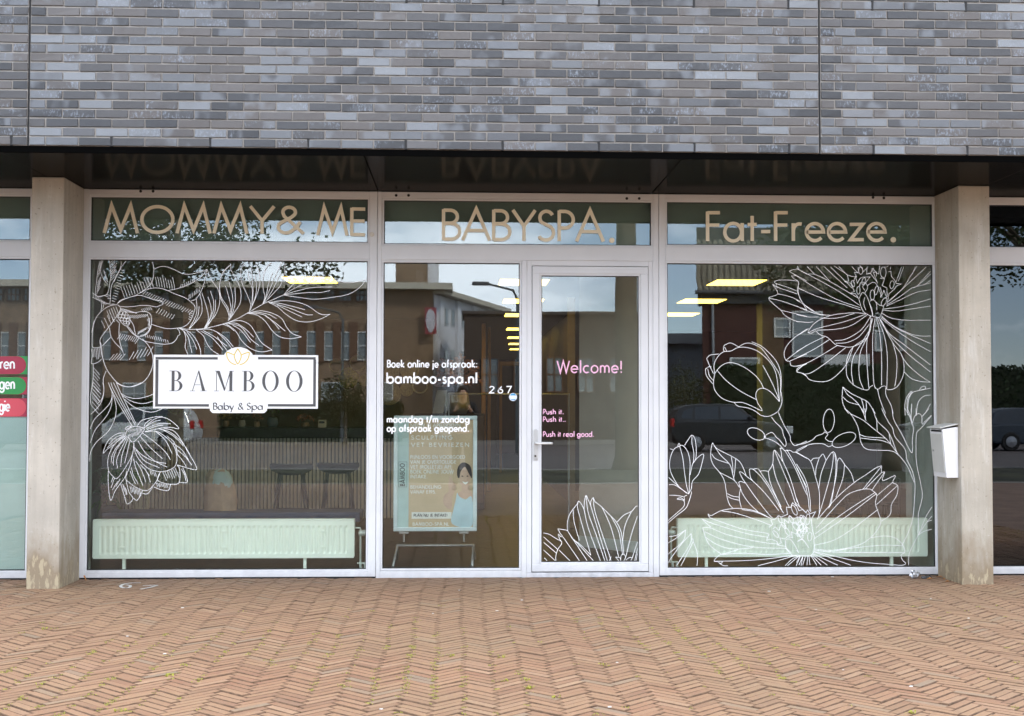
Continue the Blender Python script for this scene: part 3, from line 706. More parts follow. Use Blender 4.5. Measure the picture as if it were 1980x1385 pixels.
for q in ((301,690.5,421,695.5),(499,690.5,610.5,695.5),(301,695.5,305.5,786.5),(606,695.5,610.5,786.5),(305.5,781.5,404,786.5),(518,781.5,606,786.5)): quad_px(bd, *q, YS-.0016, YS-.0004)
bd.build('border', m_signgrey, sg)
# lotus
def px_line(mb, pts, Y, w_px, y, closed=False, sub=6, taper=False):
    P = [XZ(u, v, Y) for u, v in smooth_line([Vector((p[0], p[1])) for p in pts], closed, sub)]
    ribbon(mb, P, w_px/F_PX*(Y-CAM.y), y, 0, closed, None, taper)
lo = MB()
Z3 = lambda s, o=(420, 480), k=4.328: [(o[0]+float(a.split(',')[0])/k, o[1]+float(a.split(',')[1])/k) for a in s.split()]
px_line(lo, Z3('172,842 145,890 148,925 172,968 197,925 200,890 172,842'), YS, 1.7, YS-.0016)
px_line(lo, Z3('140,893 110,880 80,873 84,915 105,950 135,970 158,974'), YS, 1.7, YS-.0018)
px_line(lo, Z3('205,893 235,880 267,873 262,915 240,950 210,970 188,974'), YS, 1.7, YS-.002)
lo.build('lotus_emblem', m_signgold, sg, fixn=False)
# BAMBOO in a high-contrast serif
def didone(word, u0, v0, u1, h_px, Y, y):
    a, b = at(u0, v0, Y), at(u1, v0, Y); s = h_px/F_PX*(Y-CAM.y)
    adv = {'B': .62, 'A': .78, 'M': .95, 'O': .78}; gap = .34
    tot = sum(adv[c] for c in word)+gap*(len(word)-1); k = (b.x-a.x)/tot; mb = MB(); pen = a.x; cnt = [0]
    def poly(pts): 
        cnt[0] += 1; mb.add([(pen+x*k, y-.00005*(cnt[0] % 7), a.z+z*s) for x, z in pts], [tuple(range(len(pts)))])
    def shell(o, i):
        n = len(o); cnt[0] += 1
        mb.add([(pen+x*k, y-.00005*(cnt[0] % 7), a.z+z*s) for x, z in o+i], [(j, (j+1), n+j+1, n+j) for j in range(n-1)])
    T, H = .135, .022
    for c in word:
        if c == 'B':
            poly([(.1,0),(.1+T,0),(.1+T,1),(.1,1)]); poly([(0,0),(.1,0),(.1,H),(0,H)]); poly([(0,1-H),(.1,1-H),(.1,1),(0,1)])
            shell([(.1+T,1)]+arc(.3,.755,.25,.245,90,-90,14)+[(.1+T,.51)], [(.1+T,1-H)]+arc(.3,.755,.25-T,.245-H,90,-90,14)+[(.1+T,.51+H)])
            shell([(.1+T,.525)]+arc(.31,.2625,.3,.2625,90,-90,14)+[(.1+T,0)], [(.1+T,.525-H)]+arc(.31,.2625,.3-T,.2625-H,90,-90,14)+[(.1+T,H)])
        elif c == 'A':
            poly([(.1,H),(.135,H),(.405,.96),(.385,1.0)]); poly([(.56,H),(.71,H),(.42,1.02),(.385,1.0),(.37,.97)])
            poly([(.2,.3),(.49,.3),(.48,.3+H),(.21,.3+H)]); poly([(0,0),(.24,0),(.24,H),(0,H)]); poly([(.48,0),(.79,0),(.79,H),(.48,H)])
        elif c == 'M':
            poly([(.1,H),(.13,H),(.13,1-H),(.1,1-H)]); poly([(.03,1),(.03,1-H),(.26,1-H),(.26,1)]); poly([(.11,1),(.26,1),(.535,.1),(.48,0)])
            poly([(.48,0),(.52,.06),(.79,1),(.74,1)]); poly([(.72,H),(.72+T,H),(.72+T,1),(.72,1)]); poly([(0,0),(.23,0),(.23,H),(0,H)]); poly([(.63,0),(.95,0),(.95,H),(.63,H)]); poly([(.72+T,1-H),(.94,1-H),(.94,1),(.72+T,1)])
        else:
            shell(arc(.39,.5,.39,.52,0,360,40), arc(.39,.5,.39-T*1.05,.52-H,0,360,40))
        pen += (adv[c]+gap)*k
    return mb
didone('BAMBOO', 327.5, 756.5, 585, 39, YS, YS-.0012).build('lettering', m_signgrey, sg, fixn=False)
text_mb('Baby', 412, 792.5, 452, 792.5, 13.2, 2.5, YS, YS-.002, 0, .06, .6).build('lettering', m_signgrey, sg, fixn=False)
text_mb('&', 460, 792.5, 471, 792.5, 13, 2.3, YS, YS-.002, 0, .06, .6).build('lettering', m_signgrey, sg, fixn=False)
text_mb('Spa', 477, 792.5, 509, 792.5, 13.2, 2.5, YS, YS-.002, 0, .06, .6).build('lettering', m_signgrey, sg, fixn=False)

# ------------------------------------------------------------------ white floral line drawings on the glass
ZOOM = {'a': (150,480,4.6167), 'b': (420,480,4.328), 'c': (150,740,4.6167), 'd': (1000,800,4.074), 'e': (1270,490,4.469), 'f': (1540,490,4.469), 'h': (1270,790,4.1966), 'i': (1540,790,4.1966)}
LIM = {'l': (.060, 2.155, ZB+.005, ZM0-.005), 'd': (3.5095, 4.2555, .121, 2.322), 'r': (4.489, 6.578, ZB+.005, ZM0-.005)}
rl = random.Random(21)
def drawing(name, data, lim, par, w=.98):
    x0, x1, z0, z1 = LIM[lim]; mb = MB(); cnt = 0; zk = None
    def put(px, closed=False, ww=w, sub=6):
        nonlocal cnt
        P = [XZ(u, v, YG) for u, v in (smooth_line([Vector(p) for p in px], closed, sub) if sub else px)]
        if closed: P.append(P[0])
        R_ = [P[0]]
        for a_, b_ in zip(P, P[1:]):
            k_ = max(1, int(math.hypot(b_[0]-a_[0], b_[1]-a_[1])/.02)) if len(P) < 5 else 1
            R_ += [(a_[0]+(b_[0]-a_[0])*i_/k_, a_[1]+(b_[1]-a_[1])*i_/k_) for i_ in range(1, k_+1)]
        P = R_
        run = []; cnt += 1; y = YG-.0006-.00005*(cnt % 37)
        def flush():
            if len(run) > 1: ribbon(mb, run, ww/F_PX*(YG-CAM.y), y, 0, False, None, False)
        for p in P:
            if x0 <= p[0] <= x1 and z0 <= p[1] <= z1: run.append(p)
            else:
                q = (min(max(p[0], x0), x1), min(max(p[1], z0), z1))
                if run and abs(q[0]-p[0])+abs(q[1]-p[1]) < .03: run.append(q)
                flush(); run = []
        flush()
    for ln in data.strip().splitlines():
        for it in ln.split(';'):
            it = it.strip()
            if not it: continue
            if it[0] == '@': zk = ZOOM[it[1]]; it = it[2:].strip()
            if not it: continue
            f = lambda s: (zk[0]+float(s.split(',')[0])/zk[2], zk[1]+float(s.split(',')[1])/zk[2])
            tk = it.split()
            if tk[0] == 'H':      # hatching: from, to, count, stroke vector
                a, b = f(tk[1]), f(tk[2]); n_ = int(tk[3]); dx, dy = (float(q)/zk[2] for q in tk[4].split(','))
                for k in range(n_):
                    t = (k+.5)/n_; s_ = rl.uniform(.75, 1.15); x = a[0]+(b[0]-a[0])*t; y = a[1]+(b[1]-a[1])*t
                    put([(x, y), (x+dx*s_*.5+.3, y+dy*s_*.5), (x+dx*s_, y+dy*s_)], False, w*.85, 3)
            elif tk[0] == 'E':    # ellipse: centre, radii, tilt
                c = f(tk[1]); rx, ry = (float(q)/zk[2] for q in tk[2].split(',')); t0 = radians(float(tk[3]))
                put([(c[0]+rx*cos(t)*cos(t0)-ry*sin(t)*sin(t0), c[1]+rx*cos(t)*sin(t0)+ry*sin(t)*cos(t0)) for t in (2*pi*k/16 for k in range(16))], True)
            elif tk[0] == '!': put([f(q) for q in tk[1:]], False, w, 0)
            else: put([f(q) for q in tk])
    return mb.build(name, m_vinyl, par, fixn=False)

drawing('orchid_drawing', '''@a
205,100 185,180 170,290 160,400 185,435 230,425 270,400 290,300 295,240 285,100 ; 228,100 205,190 215,240 240,290 268,320 ; 388,100 385,170 340,260 300,350 290,490 ; 462,100 420,130 380,190 335,280 325,300
650,100 675,150 680,230 660,310 600,370 520,420 430,450 385,465 355,495
680,190 740,165 800,168 870,195 940,228 1010,232 1090,215 1155,190 ; 1155,190 1110,250 1050,295 970,335 880,365 810,378 ; 1155,190 1140,270 1110,370 1060,450 1015,472
560,400 620,370 700,355 780,370 860,405 940,435 1000,470 1048,525 1030,600 1000,660 950,700 890,715 800,718 720,700 660,680
355,495 400,465 480,435 560,422 620,440 690,462 745,470 765,497 730,515 700,525 650,515 580,512 500,520 420,525 385,520
355,505 290,515 230,550 180,600 150,660 135,740 130,830 135,885 170,890 205,880 200,830 215,790 260,730 320,650 360,590 385,540 370,515 355,505
135,400 180,430 240,425 280,440 ; 135,440 190,465 250,490 290,500 330,500 ; 240,425 262,415 290,425 ; 265,450 300,450
375,560 360,610 380,650 420,690 455,690 470,640 450,590 410,555 375,560
E 390,580 16,14 0 ; E 415,582 15,14 0 ; E 380,607 15,14 0 ; E 408,610 15,14 0 ; E 435,612 15,14 0 ; E 395,636 15,14 0 ; E 422,640 15,14 0 ; E 448,640 14,14 0 ; E 425,664 15,13 0 ; E 447,668 13,12 0
385,545 450,570 520,575 590,565 640,580 660,620 655,700 625,760 560,790 510,770 470,720 440,690
470,640 500,690 510,740 520,770 ; 560,780 600,770 640,730 650,690 ; 620,590 640,640 640,690
375,670 370,760 380,850 415,950 390,900 340,850 300,790 285,710 ; 345,640 375,670 ; 390,540 410,545 440,555
440,700 490,760 540,795 600,830 700,850 780,858 850,845 885,810 895,785 915,770 905,735 885,712
580,810 640,880 670,960 672,1040 640,1130 580,1200 500,1235 430,1235 360,1205 300,1140 255,1070 225,980 215,890 205,840
125,900 132,960 125,1030 180,1020 215,990 ; 140,1035 140,1150 118,1310 ; 255,1095 230,1170 235,1270 215,1350 180,1385 ; 205,880 215,950 235,1010 ; 210,560 215,500 210,480 ; 225,545 235,500 230,480
H 178,300 168,420 6 34,-64 ; H 195,150 180,270 5 25,-60 ; H 292,120 298,250 6 52,-60 ; H 228,190 262,290 7 14,26 ; H 383,180 300,480 13 40,14 ; H 300,180 296,300 6 48,-50
H 410,450 690,345 12 -34,-92 ; H 700,345 880,366 8 -20,-100 ; H 905,362 1045,300 8 10,-32 ; H 985,465 1095,385 7 4,-46 ; H 600,380 1040,560 22 -34,34 ; H 140,405 260,490 9 -3,32 ; H 1035,560 1010,650 5 -24,-10
H 250,560 350,515 5 34,90 ; H 200,660 300,560 4 38,80 ; H 400,540 520,575 9 22,14 ; H 470,600 640,585 9 -36,34 ; H 650,620 645,720 8 -26,10 ; H 545,745 620,705 9 -10,26 ; H 600,795 820,850 11 -12,-34 ; H 380,760 560,800 10 -34,50
H 445,1000 640,960 6 50,-84 ; H 270,1000 390,1000 5 48,-56 ; H 142,1050 128,1330 9 60,72 ; H 130,905 200,890 5 8,90 ; H 150,640 130,740 6 -8,26 ; H 215,880 270,820 5 40,-40 ; H 690,575 850,640 7 30,-44 ; H 560,545 650,520 6 22,30
@c 275,0 300,60 380,210 490,390 ; 297,0 330,80 470,330 ; 320,0 350,60 400,170 515,380 ; 345,0 385,90 420,160 520,365
140,0 115,120 120,200 ; 225,0 235,60 225,140 190,210 118,285 ; 290,40 310,100 290,180 230,250 150,330 113,415 ; 310,100 300,210 250,310 160,420 113,540 ; 320,110 345,220 330,330 270,440 170,530 118,620 108,705
H 145,10 120,220 6 60,70 ; 345,0 400,30 470,38 540,15 570,0 ; 385,95 450,130 530,142 620,125 680,100 ; 400,115 480,165 580,188 680,165 ; 420,150 500,215 600,255 680,262 755,235
''', 'l', pane_l)
drawing('leaf_branch_drawing', '''@a
905,715 1000,725 1130,718 1290,680 1385,650
1110,400 1160,560 1165,640 1130,718 ; 1155,190 1200,290 1255,370 1270,470 1240,580 1180,660 1130,718 ; 1165,435 1190,520 1190,600 1140,712 ; 1185,380 1215,480 1205,580 1145,715 ; 1230,460 1230,550 1200,630 1150,715
1090,400 1110,500 1100,600 1000,720 ; 1060,440 1065,560 1040,640 995,718 ; 1085,520 1075,600 1040,670 1000,715 ; 1370,145 1300,220 1270,320 1280,430 1340,530 1355,600 1345,650
905,715 950,745 968,820 960,880 985,950 ; 905,715 1000,750 1060,820 1095,900 1100,950 ; 950,740 990,800 1005,870 1022,935 ; 975,745 1030,820 1065,905
1060,730 1120,780 1160,860 1200,910 1260,950 ; 1060,730 1180,725 1280,770 1340,820 1390,880 ; 1100,740 1200,800 1300,910 ; 1120,735 1220,790 1335,875 ; 1300,680 1350,700 1400,740
@b 0,650 70,630 170,590 260,540 380,470 470,430 555,392
115,135 50,200 20,310 30,420 80,510 100,570 100,600 ; 115,135 115,180 160,260 195,350 195,450 150,530 100,600 ; 70,315 100,420 115,500 108,580 ; 100,285 125,380 130,470 112,580 ; 148,328 152,440 140,510 115,585
235,110 200,180 205,280 250,390 280,470 270,530 ; 315,110 350,200 355,310 320,420 270,530 ; 255,185 270,270 295,350 290,470 ; 282,150 295,260 300,370 290,480 ; 318,230 330,320 318,410 285,500
465,110 410,170 385,250 385,340 400,410 380,470 ; 570,110 560,220 530,310 460,390 380,470 ; 465,205 430,300 410,400 385,465 ; 545,115 480,250 430,370 388,465 ; 530,215 470,340 420,420
555,392 620,320 700,255 800,235 900,245 1000,270 1080,290 1160,285 1248,262 ; 1248,262 1190,330 1100,385 980,410 820,427 700,415 600,400 555,392 ; 905,285 760,295 640,340 560,390 ; 965,325 800,330 660,360 560,391 ; 945,355 860,372 760,372 570,390
430,455 560,440 680,455 770,490 840,540 890,558 945,553 ; 945,553 860,595 760,618 660,605 570,550 510,495 430,455 ; 735,515 620,485 520,462 440,455 ; 800,558 740,555 600,500 450,458 ; 712,578 600,525 500,475
250,545 360,525 460,545 540,590 580,660 630,715 705,743 ; 705,743 610,758 520,740 460,690 400,610 330,560 250,545 ; 495,590 430,555 340,538 260,543 ; 520,680 450,600 380,555 270,546 ; 570,695 480,620 400,565
70,630 180,605 270,640 320,710 370,790 460,853 ; 460,853 370,868 280,840 210,780 150,690 70,630 ; 305,745 240,680 160,630 80,630 ; 280,790 200,690 130,645 ; 350,815 280,760 200,660 100,632 ; 0,705 60,760 130,850 ; 0,740 40,800 85,860
''', 'l', pane_l)
drawing('flower_bud_drawing', '''@c
425,470 440,430 480,400 520,390 590,408 585,440 500,530 460,500 425,470 ; 425,410 450,390 480,390 435,418 425,410 ; H 445,470 575,415 12 8,30 ; H 450,440 580,425 10 4,-26
425,450 360,455 290,500 250,560 230,630 270,590 330,550 380,500 425,475 ; 420,460 340,490 280,550 ; 418,468 350,510 265,580
425,480 340,540 290,620 270,700 280,790 320,840 350,858 400,800 450,720 490,640 505,540 ; 430,490 360,580 325,660 320,740 ; 440,490 385,600 350,690 357,765 ; 450,500 400,640 385,750 ; 470,510 440,640 420,720 ; 430,485 340,590 305,670 310,720
500,540 515,620 560,700 640,770 740,795 830,775 880,730 885,640 850,550 780,480 700,435 600,440 ; 560,480 650,580 760,680 ; 580,450 700,540 785,620 830,690 ; 690,430 780,510 845,635 ; 510,580 580,650 680,700 790,722 ; 540,520 600,620 690,700 800,755 ; 520,600 600,700 730,760
590,410 680,330 760,310 840,345 905,410 830,400 750,405 600,438 ; 600,400 680,350 740,335 ; 610,410 720,370 830,368 ; 620,420 700,390 765,380 ; 535,385 570,340 640,318 700,305 760,303 ; 590,405 610,360 660,325
720,410 820,440 900,500 960,570 1000,640 1065,770 990,765 890,735 ; 800,480 860,530 885,600 890,640 ; 760,420 860,480 945,565 ; 890,600 960,660 1020,735 ; 890,640 940,700 970,750 ; 850,540 930,600 990,690 ; 770,405 880,450 1005,650
490,650 470,740 430,850 460,890 530,940 610,965 660,935 710,870 740,795 ; 500,680 520,760 585,920 ; 480,760 500,830 540,900 ; 520,700 570,780 610,890 ; 560,730 620,800 650,890 ; 470,790 500,870 520,905 ; 600,770 640,830
735,800 715,870 780,900 840,908 900,900 915,840 910,770 890,740 ; H 750,800 880,760 7 34,76 ; 905,890 980,888 965,820 940,760 ; 925,770 955,820 968,880
275,790 275,900 295,1050 340,960 420,850 440,790 ; 330,850 300,940 ; 360,880 310,960 ; 320,840 300,890 ; 380,860 340,930
385,905 415,1000 443,1085 495,1035 460,980 440,900 430,850 ; 500,1030 528,1053 560,1010 580,965 ; 580,990 620,995 650,965 670,935 ; 680,930 740,955 810,962 830,910 ; H 400,900 440,960 4 8,60 ; H 460,920 560,960 7 14,60 ; H 690,890 800,910 7 20,40 ; H 640,780 700,800 4 10,40
''', 'l', pane_l)
drawing('petal_drawing', '''@d
192,937 250,950 300,980 345,1005 ; 192,957 320,1070 ; 192,1000 310,1100 ; 192,1060 300,1158 ; 192,1115 235,1158 ; 320,908 340,945 357,965 345,970 325,950 335,990 352,1020 320,1070 305,1120 305,1158 ; 320,908 370,915 398,925 440,990 495,1030 580,1115 ; 330,1075 415,1158 ; 360,970 490,1158 ; 398,925 550,1158
398,925 395,860 415,790 470,715 485,690 510,720 527,755 ; 440,755 450,860 490,1000 ; 485,690 475,720 490,800 580,1115 ; 527,755 530,690 542,645 560,680 578,720 ; 527,755 560,900 655,1158 ; 542,645 560,780 620,950 690,1158 ; 578,720 580,690 600,662 610,690 660,730 740,810 785,860 820,940 840,1110
578,720 640,930 710,1158 ; 600,665 610,760 660,920 740,1158 ; 670,740 740,900 800,1130 ; 740,810 800,930 830,1110 ; 785,855 840,800 900,770 935,730 948,730 ; 900,770 850,880 830,1000 ; 948,805 900,950 855,1130 ; 445,990 600,1158
740,1125 725,1158 ; 775,1130 810,1135 815,1158 ; 815,1150 820,1115 840,1108 855,1130 840,1158 ; 855,1155 880,1135 905,1135 895,1158 ; 948,1010 905,1140 ; 948,1060 925,1158 ; 948,1100 935,1158 ; 775,1130 800,1158
''', 'd', pane_d)
drawing('open_flower_drawing', '''@e
1210,95 1230,140 1296,182 ; 1145,155 1180,142 1230,135 ; 1145,155 1200,195 1165,195 1185,220 1225,250 1215,330 1250,410 1296,490 ; 1185,180 1296,240 ; 1225,300 1296,335
1210,240 1120,230 1040,235 1015,250 1040,265 1120,290 1210,325 ; 1040,265 1030,275 1060,300 1210,350 ; 1000,265 1045,350 968,385 1010,440 1070,490 1110,540 1200,585 1296,597 ; 1000,265 1045,300 ; 1045,350 1150,375 1240,415 ; 970,387 1100,420 1296,490 ; 1070,492 1296,545
1296,655 1200,720 1130,790 1100,860 1115,925 1150,935 1160,970 1220,975 1296,955 ; 1115,925 1200,860 1296,795 ; 1150,930 1296,870 ; 1296,955 1215,995 1215,1025 1250,1035 1296,1065
@f 545,380 570,340 600,360 630,430 655,540 600,520 570,490 540,400 545,380 ; 635,415 660,400 690,430 695,490 ; 590,380 580,430 598,490 ; 690,425 720,450 750,460 735,520 715,555 680,550 660,545 ; 630,430 650,480 660,545
! 415,245 450,240 440,190 480,200 520,205 500,165 540,170 530,125 560,120 580,160 610,125 605,180 640,170 660,130 690,170 710,180 720,105 740,120 775,120 800,100 790,160 815,155 820,200 850,235 860,260 905,265 860,285 845,310 800,350 790,400 780,460
! 415,245 470,260 500,330 465,345 510,350 535,390 ; ! 490,250 510,200 525,260 550,215 580,205 635,205 605,245 570,290 590,320 ; ! 605,180 640,175 690,240 700,260 ; ! 660,170 690,160 690,200 ; ! 720,215 760,220 740,280 780,300 785,370 770,390
E 555,150 18,32 0 ; E 750,165 24,46 0 ; E 825,272 18,34 10 ; E 655,360 19,44 0 ; E 755,420 18,38 25 ; E 535,320 14,34 0 ; E 488,262 12,28 -15 ; E 690,320 14,40 12 ; E 580,240 14,30 15
540,290 560,250 600,260 615,300 590,340 ; 610,280 640,260 660,250 690,265 720,330 740,380 ; 650,130 690,230 700,260 ; ! 720,290 735,330 725,380 745,350 755,320 775,370 ; ! 560,120 545,97 ; ! 575,97 570,130 ; ! 630,97 625,140 ; ! 655,97 670,150 ; ! 672,97 668,140 ; ! 730,97 725,110
0,195 150,290 350,400 550,470 ; 20,305 200,380 400,440 555,490 ; 0,130 90,178 300,290 460,390 545,450 ; 75,97 160,185 ; 100,180 165,185 290,245 420,320 530,385 ; 155,97 290,243 ; 220,97 330,200 440,300 ; 270,97 400,220 480,300 ; 305,97 440,185 ; 350,97 445,195 ; 460,97 530,170 ; 515,97 540,130
0,235 18,255 15,330 40,410 110,480 200,525 290,537 ; 0,405 60,440 150,500 ; 0,455 100,500 200,530 290,535 ; 0,530 100,550 190,550 ; 0,590 90,597 145,593
820,97 810,140 ; 915,97 860,250 ; 935,97 880,240 ; 1050,97 990,190 920,300 800,410 ; 1035,97 1000,180 ; 1145,97 1000,230 860,360 790,420 ; 1158,155 1090,230 1040,285 ; 1158,180 1060,270 1010,300 ; 1158,235 1100,270 1000,300 900,370 790,440 ; 1158,255 1090,275 ; 1158,315 1030,340 900,400 780,455 ; 1158,395 1000,440 880,465 760,480 ; 1158,455 1000,480 850,500 750,490 ; 740,520 820,560 950,578 1158,578
735,540 800,600 900,660 1000,700 1080,715 1158,715 ; 735,550 850,640 950,690 1158,780 ; 730,560 840,650 1000,760 1158,850 ; 725,570 800,690 930,790 1060,890 1158,965 ; 720,575 790,690 890,800 1000,900 1158,1025
660,560 610,750 610,950 625,1160 ; 680,560 660,700 660,950 670,1130 700,1175 740,1150 770,1150 780,1175 830,1175 880,1140 920,1060 930,980 910,880 850,800 790,700 715,560 ; 690,560 720,700 735,900 735,1140 ; 700,560 760,720 785,900 780,1170 ; 830,770 865,900 865,1040 850,1150 ; 905,880 960,960 1060,1050 1158,1115 ; 930,1025 990,1080 1060,1105 1158,1115
650,560 630,690 560,830 540,950 545,1080 580,1175 ; 640,650 560,780 490,900 475,1020 490,1130 ; 610,730 490,810 440,900 430,990 440,1070 490,1135 570,1175 620,1180 630,1160 660,1140
600,520 480,515 330,530 220,565 150,610 110,660 100,685 130,690 165,670 185,690 215,710 255,720 290,745 340,790 400,805 470,810 550,780 610,730 640,600 635,540 ; 600,525 450,580 300,620 180,650 105,685 ; 615,530 480,620 350,655 175,665 ; 640,545 560,660 430,740 330,755 ; 630,610 540,720 440,770 340,778 ; 200,560 350,560 500,520
245,720 120,780 0,850 ; 285,745 150,830 0,905 ; 355,795 200,890 75,955 0,975 ; 425,815 250,950 130,1030 70,1045 ; 0,1020 20,1000 75,955 ; 0,715 60,680 105,650 ; 0,1025 70,1045 110,1090 180,1108 265,1105 340,1060 430,960 490,810
''', 'r', pane_r)
drawing('tulip_drawing', '''@e
520,1010 560,970 620,945 690,955 780,1000 860,1065 900,1120 925,1170 ; 520,1010 600,1100 720,1190 860,1265 ; 500,1040 490,1110 500,1180 560,1250 650,1285 740,1290 820,1320 910,1360 870,1290 855,1230 865,1190 890,1170 925,1168 980,1195 1060,1280 ; 670,1290 700,1320 800,1340 860,1370 900,1400 960,1410 1020,1385 1050,1365
500,1040 495,960 530,890 580,850 640,845 700,815 780,815 870,845 950,910 1010,990 1040,1090 1055,1280 ; 705,810 760,780 820,780 900,820 950,880 1000,950 1060,1050 1070,1150 1060,1280 ; 820,765 900,800 970,860 1030,930 1065,1010 1075,1100 1070,1200 ; 640,845 580,845 580,800 600,787 640,775 710,810 ; 605,845 585,810
430,910 460,880 535,870 ; 430,910 460,980 490,1040 ; 520,1010 500,1040 ; 420,1000 430,1060 485,1130 ; 420,1000 455,978 470,985 ; 440,1000 455,1060 490,1100 ; 915,968 960,1050 1000,1130 1050,1250 ; 1075,1200 1080,1290 1050,1365
@f 400,1155 395,1270 420,1340 450,1385 ; 400,1155 470,1210 560,1255 620,1290 680,1385 ; 400,1155 440,1220 480,1250 540,1310 580,1385 ; 400,1240 450,1285 540,1310 ; 560,1255 580,1330 580,1385 ; 600,1275 605,1340 590,1385 ; 700,1175 720,1260 750,1340 770,1385 ; 770,1165 775,1230 815,1310 835,1385
990,1190 950,1250 935,1320 940,1400 ; 1000,1190 960,1260 955,1320 965,1400 ; 1060,1185 1080,1155 1110,1150 1110,1175 1060,1185 ; 1158,1165 1110,1175 1060,1185 1000,1205 970,1260 960,1340 ; 1158,1225 1100,1235 1050,1290 1035,1400 ; 995,1300 990,1400 ; 1158,1300 1110,1385
''', 'r', pane_r)
drawing('stem_and_leaf_drawing', '''@h
185,305 140,330 110,400 105,480 130,555 185,640 260,695 ; 185,305 210,400 225,520 240,620 258,690 ; 185,305 170,305 180,283 190,300 ; 185,305 210,300 250,350 270,440 265,560 262,690 ; 225,300 250,260 285,217 310,250 320,330 315,410 290,450 270,540 ; 285,217 285,280 300,360 297,440 ; 290,450 330,400 378,370 370,430 340,530 290,590 280,650 258,695
85,320 130,335 ; 85,430 103,455 ; 85,550 140,600 185,640 ; 85,620 140,620 200,655 245,690 ; 245,705 220,715 225,745 195,725 165,735 215,745 225,770 215,800 160,850 85,915 ; 280,675 280,690 255,770 230,815 160,870 85,935 ; 85,705 150,705 215,715
452,278 440,330 438,400 460,460 510,520 545,580 560,650 570,720 590,780 615,808 ; 452,278 480,320 530,350 610,390 670,430 700,480 725,545 ; 452,278 510,370 570,430 600,470 615,530 630,590 ; 445,370 480,410 580,445 ; 605,395 615,460 618,520 ; 640,410 635,480 625,560 ; 510,520 570,550 630,585 670,640 ; 680,650 668,720 685,805 ; 570,690 610,710 668,720 ; 575,715 620,735 668,745
85,1040 160,1030 235,985 ; 235,985 160,1050 85,1095 ; 235,985 210,1080 85,1185 ; 280,1015 200,1100 85,1255 ; 280,1015 270,1100 160,1276 ; 280,1060 295,1080 195,1276 ; 295,1080 325,1160 330,1220 325,1276
985,30 1010,90 1040,150 1080,220 1085,260 1115,300 1160,290 1217,265 ; 930,70 960,110 1010,160 1025,210 1048,270 1045,305 1030,300 990,250 970,235 935,195 885,215 ; 885,240 950,265 1000,300 1035,340 1080,340 1120,355 1217,305 ; 1125,355 1217,405 ; E 805,207 75,44 24 ; ! 873,215 870,245 ; ! 882,218 880,248
@i 0,295 60,285 130,255 160,225 215,205 225,190 ; 0,340 60,310 130,288 215,287 260,310 290,300 ; 225,190 255,210 235,240 260,265 290,268 ; E 262,100 45,95 4 ; E 385,255 103,50 -24
690,0 740,100 780,160 800,230 880,330 895,410 940,510 960,600 960,700 945,880 910,1000 860,1105 ; 775,0 790,90 850,200 935,360 940,250 950,160 935,120 ; 1095,60 1010,160 975,200 970,330 975,450 1010,620 1020,720 990,850 990,930 985,1010 ; 910,1272 915,1180 950,1100 1000,1000 1050,880 1098,800 ; 985,1030 1060,920 1098,875 ; 1060,920 1098,905 ; 985,1030 1030,1000 1098,980
390,0 440,45 490,130 510,200 525,280 570,330 680,340 770,345 830,380 900,470 955,600 ; 440,45 540,95 620,160 720,240 780,310 830,380 ; 510,210 570,230 720,240 ; 520,240 600,250 690,260 760,285 ; 530,0 565,100 ; 555,0 560,90 ; 620,0 655,100 750,200 820,370 ; 650,80 655,180 ; 750,200 765,290
880,0 920,70 935,125 ; 900,0 930,80 935,120 ; 930,0 930,110 ; 970,0 970,60 ; 940,120 960,60 990,42 1015,60 1018,125 ; 1075,0 1020,65 ; 1095,55 1018,130
''', 'r', pane_r)
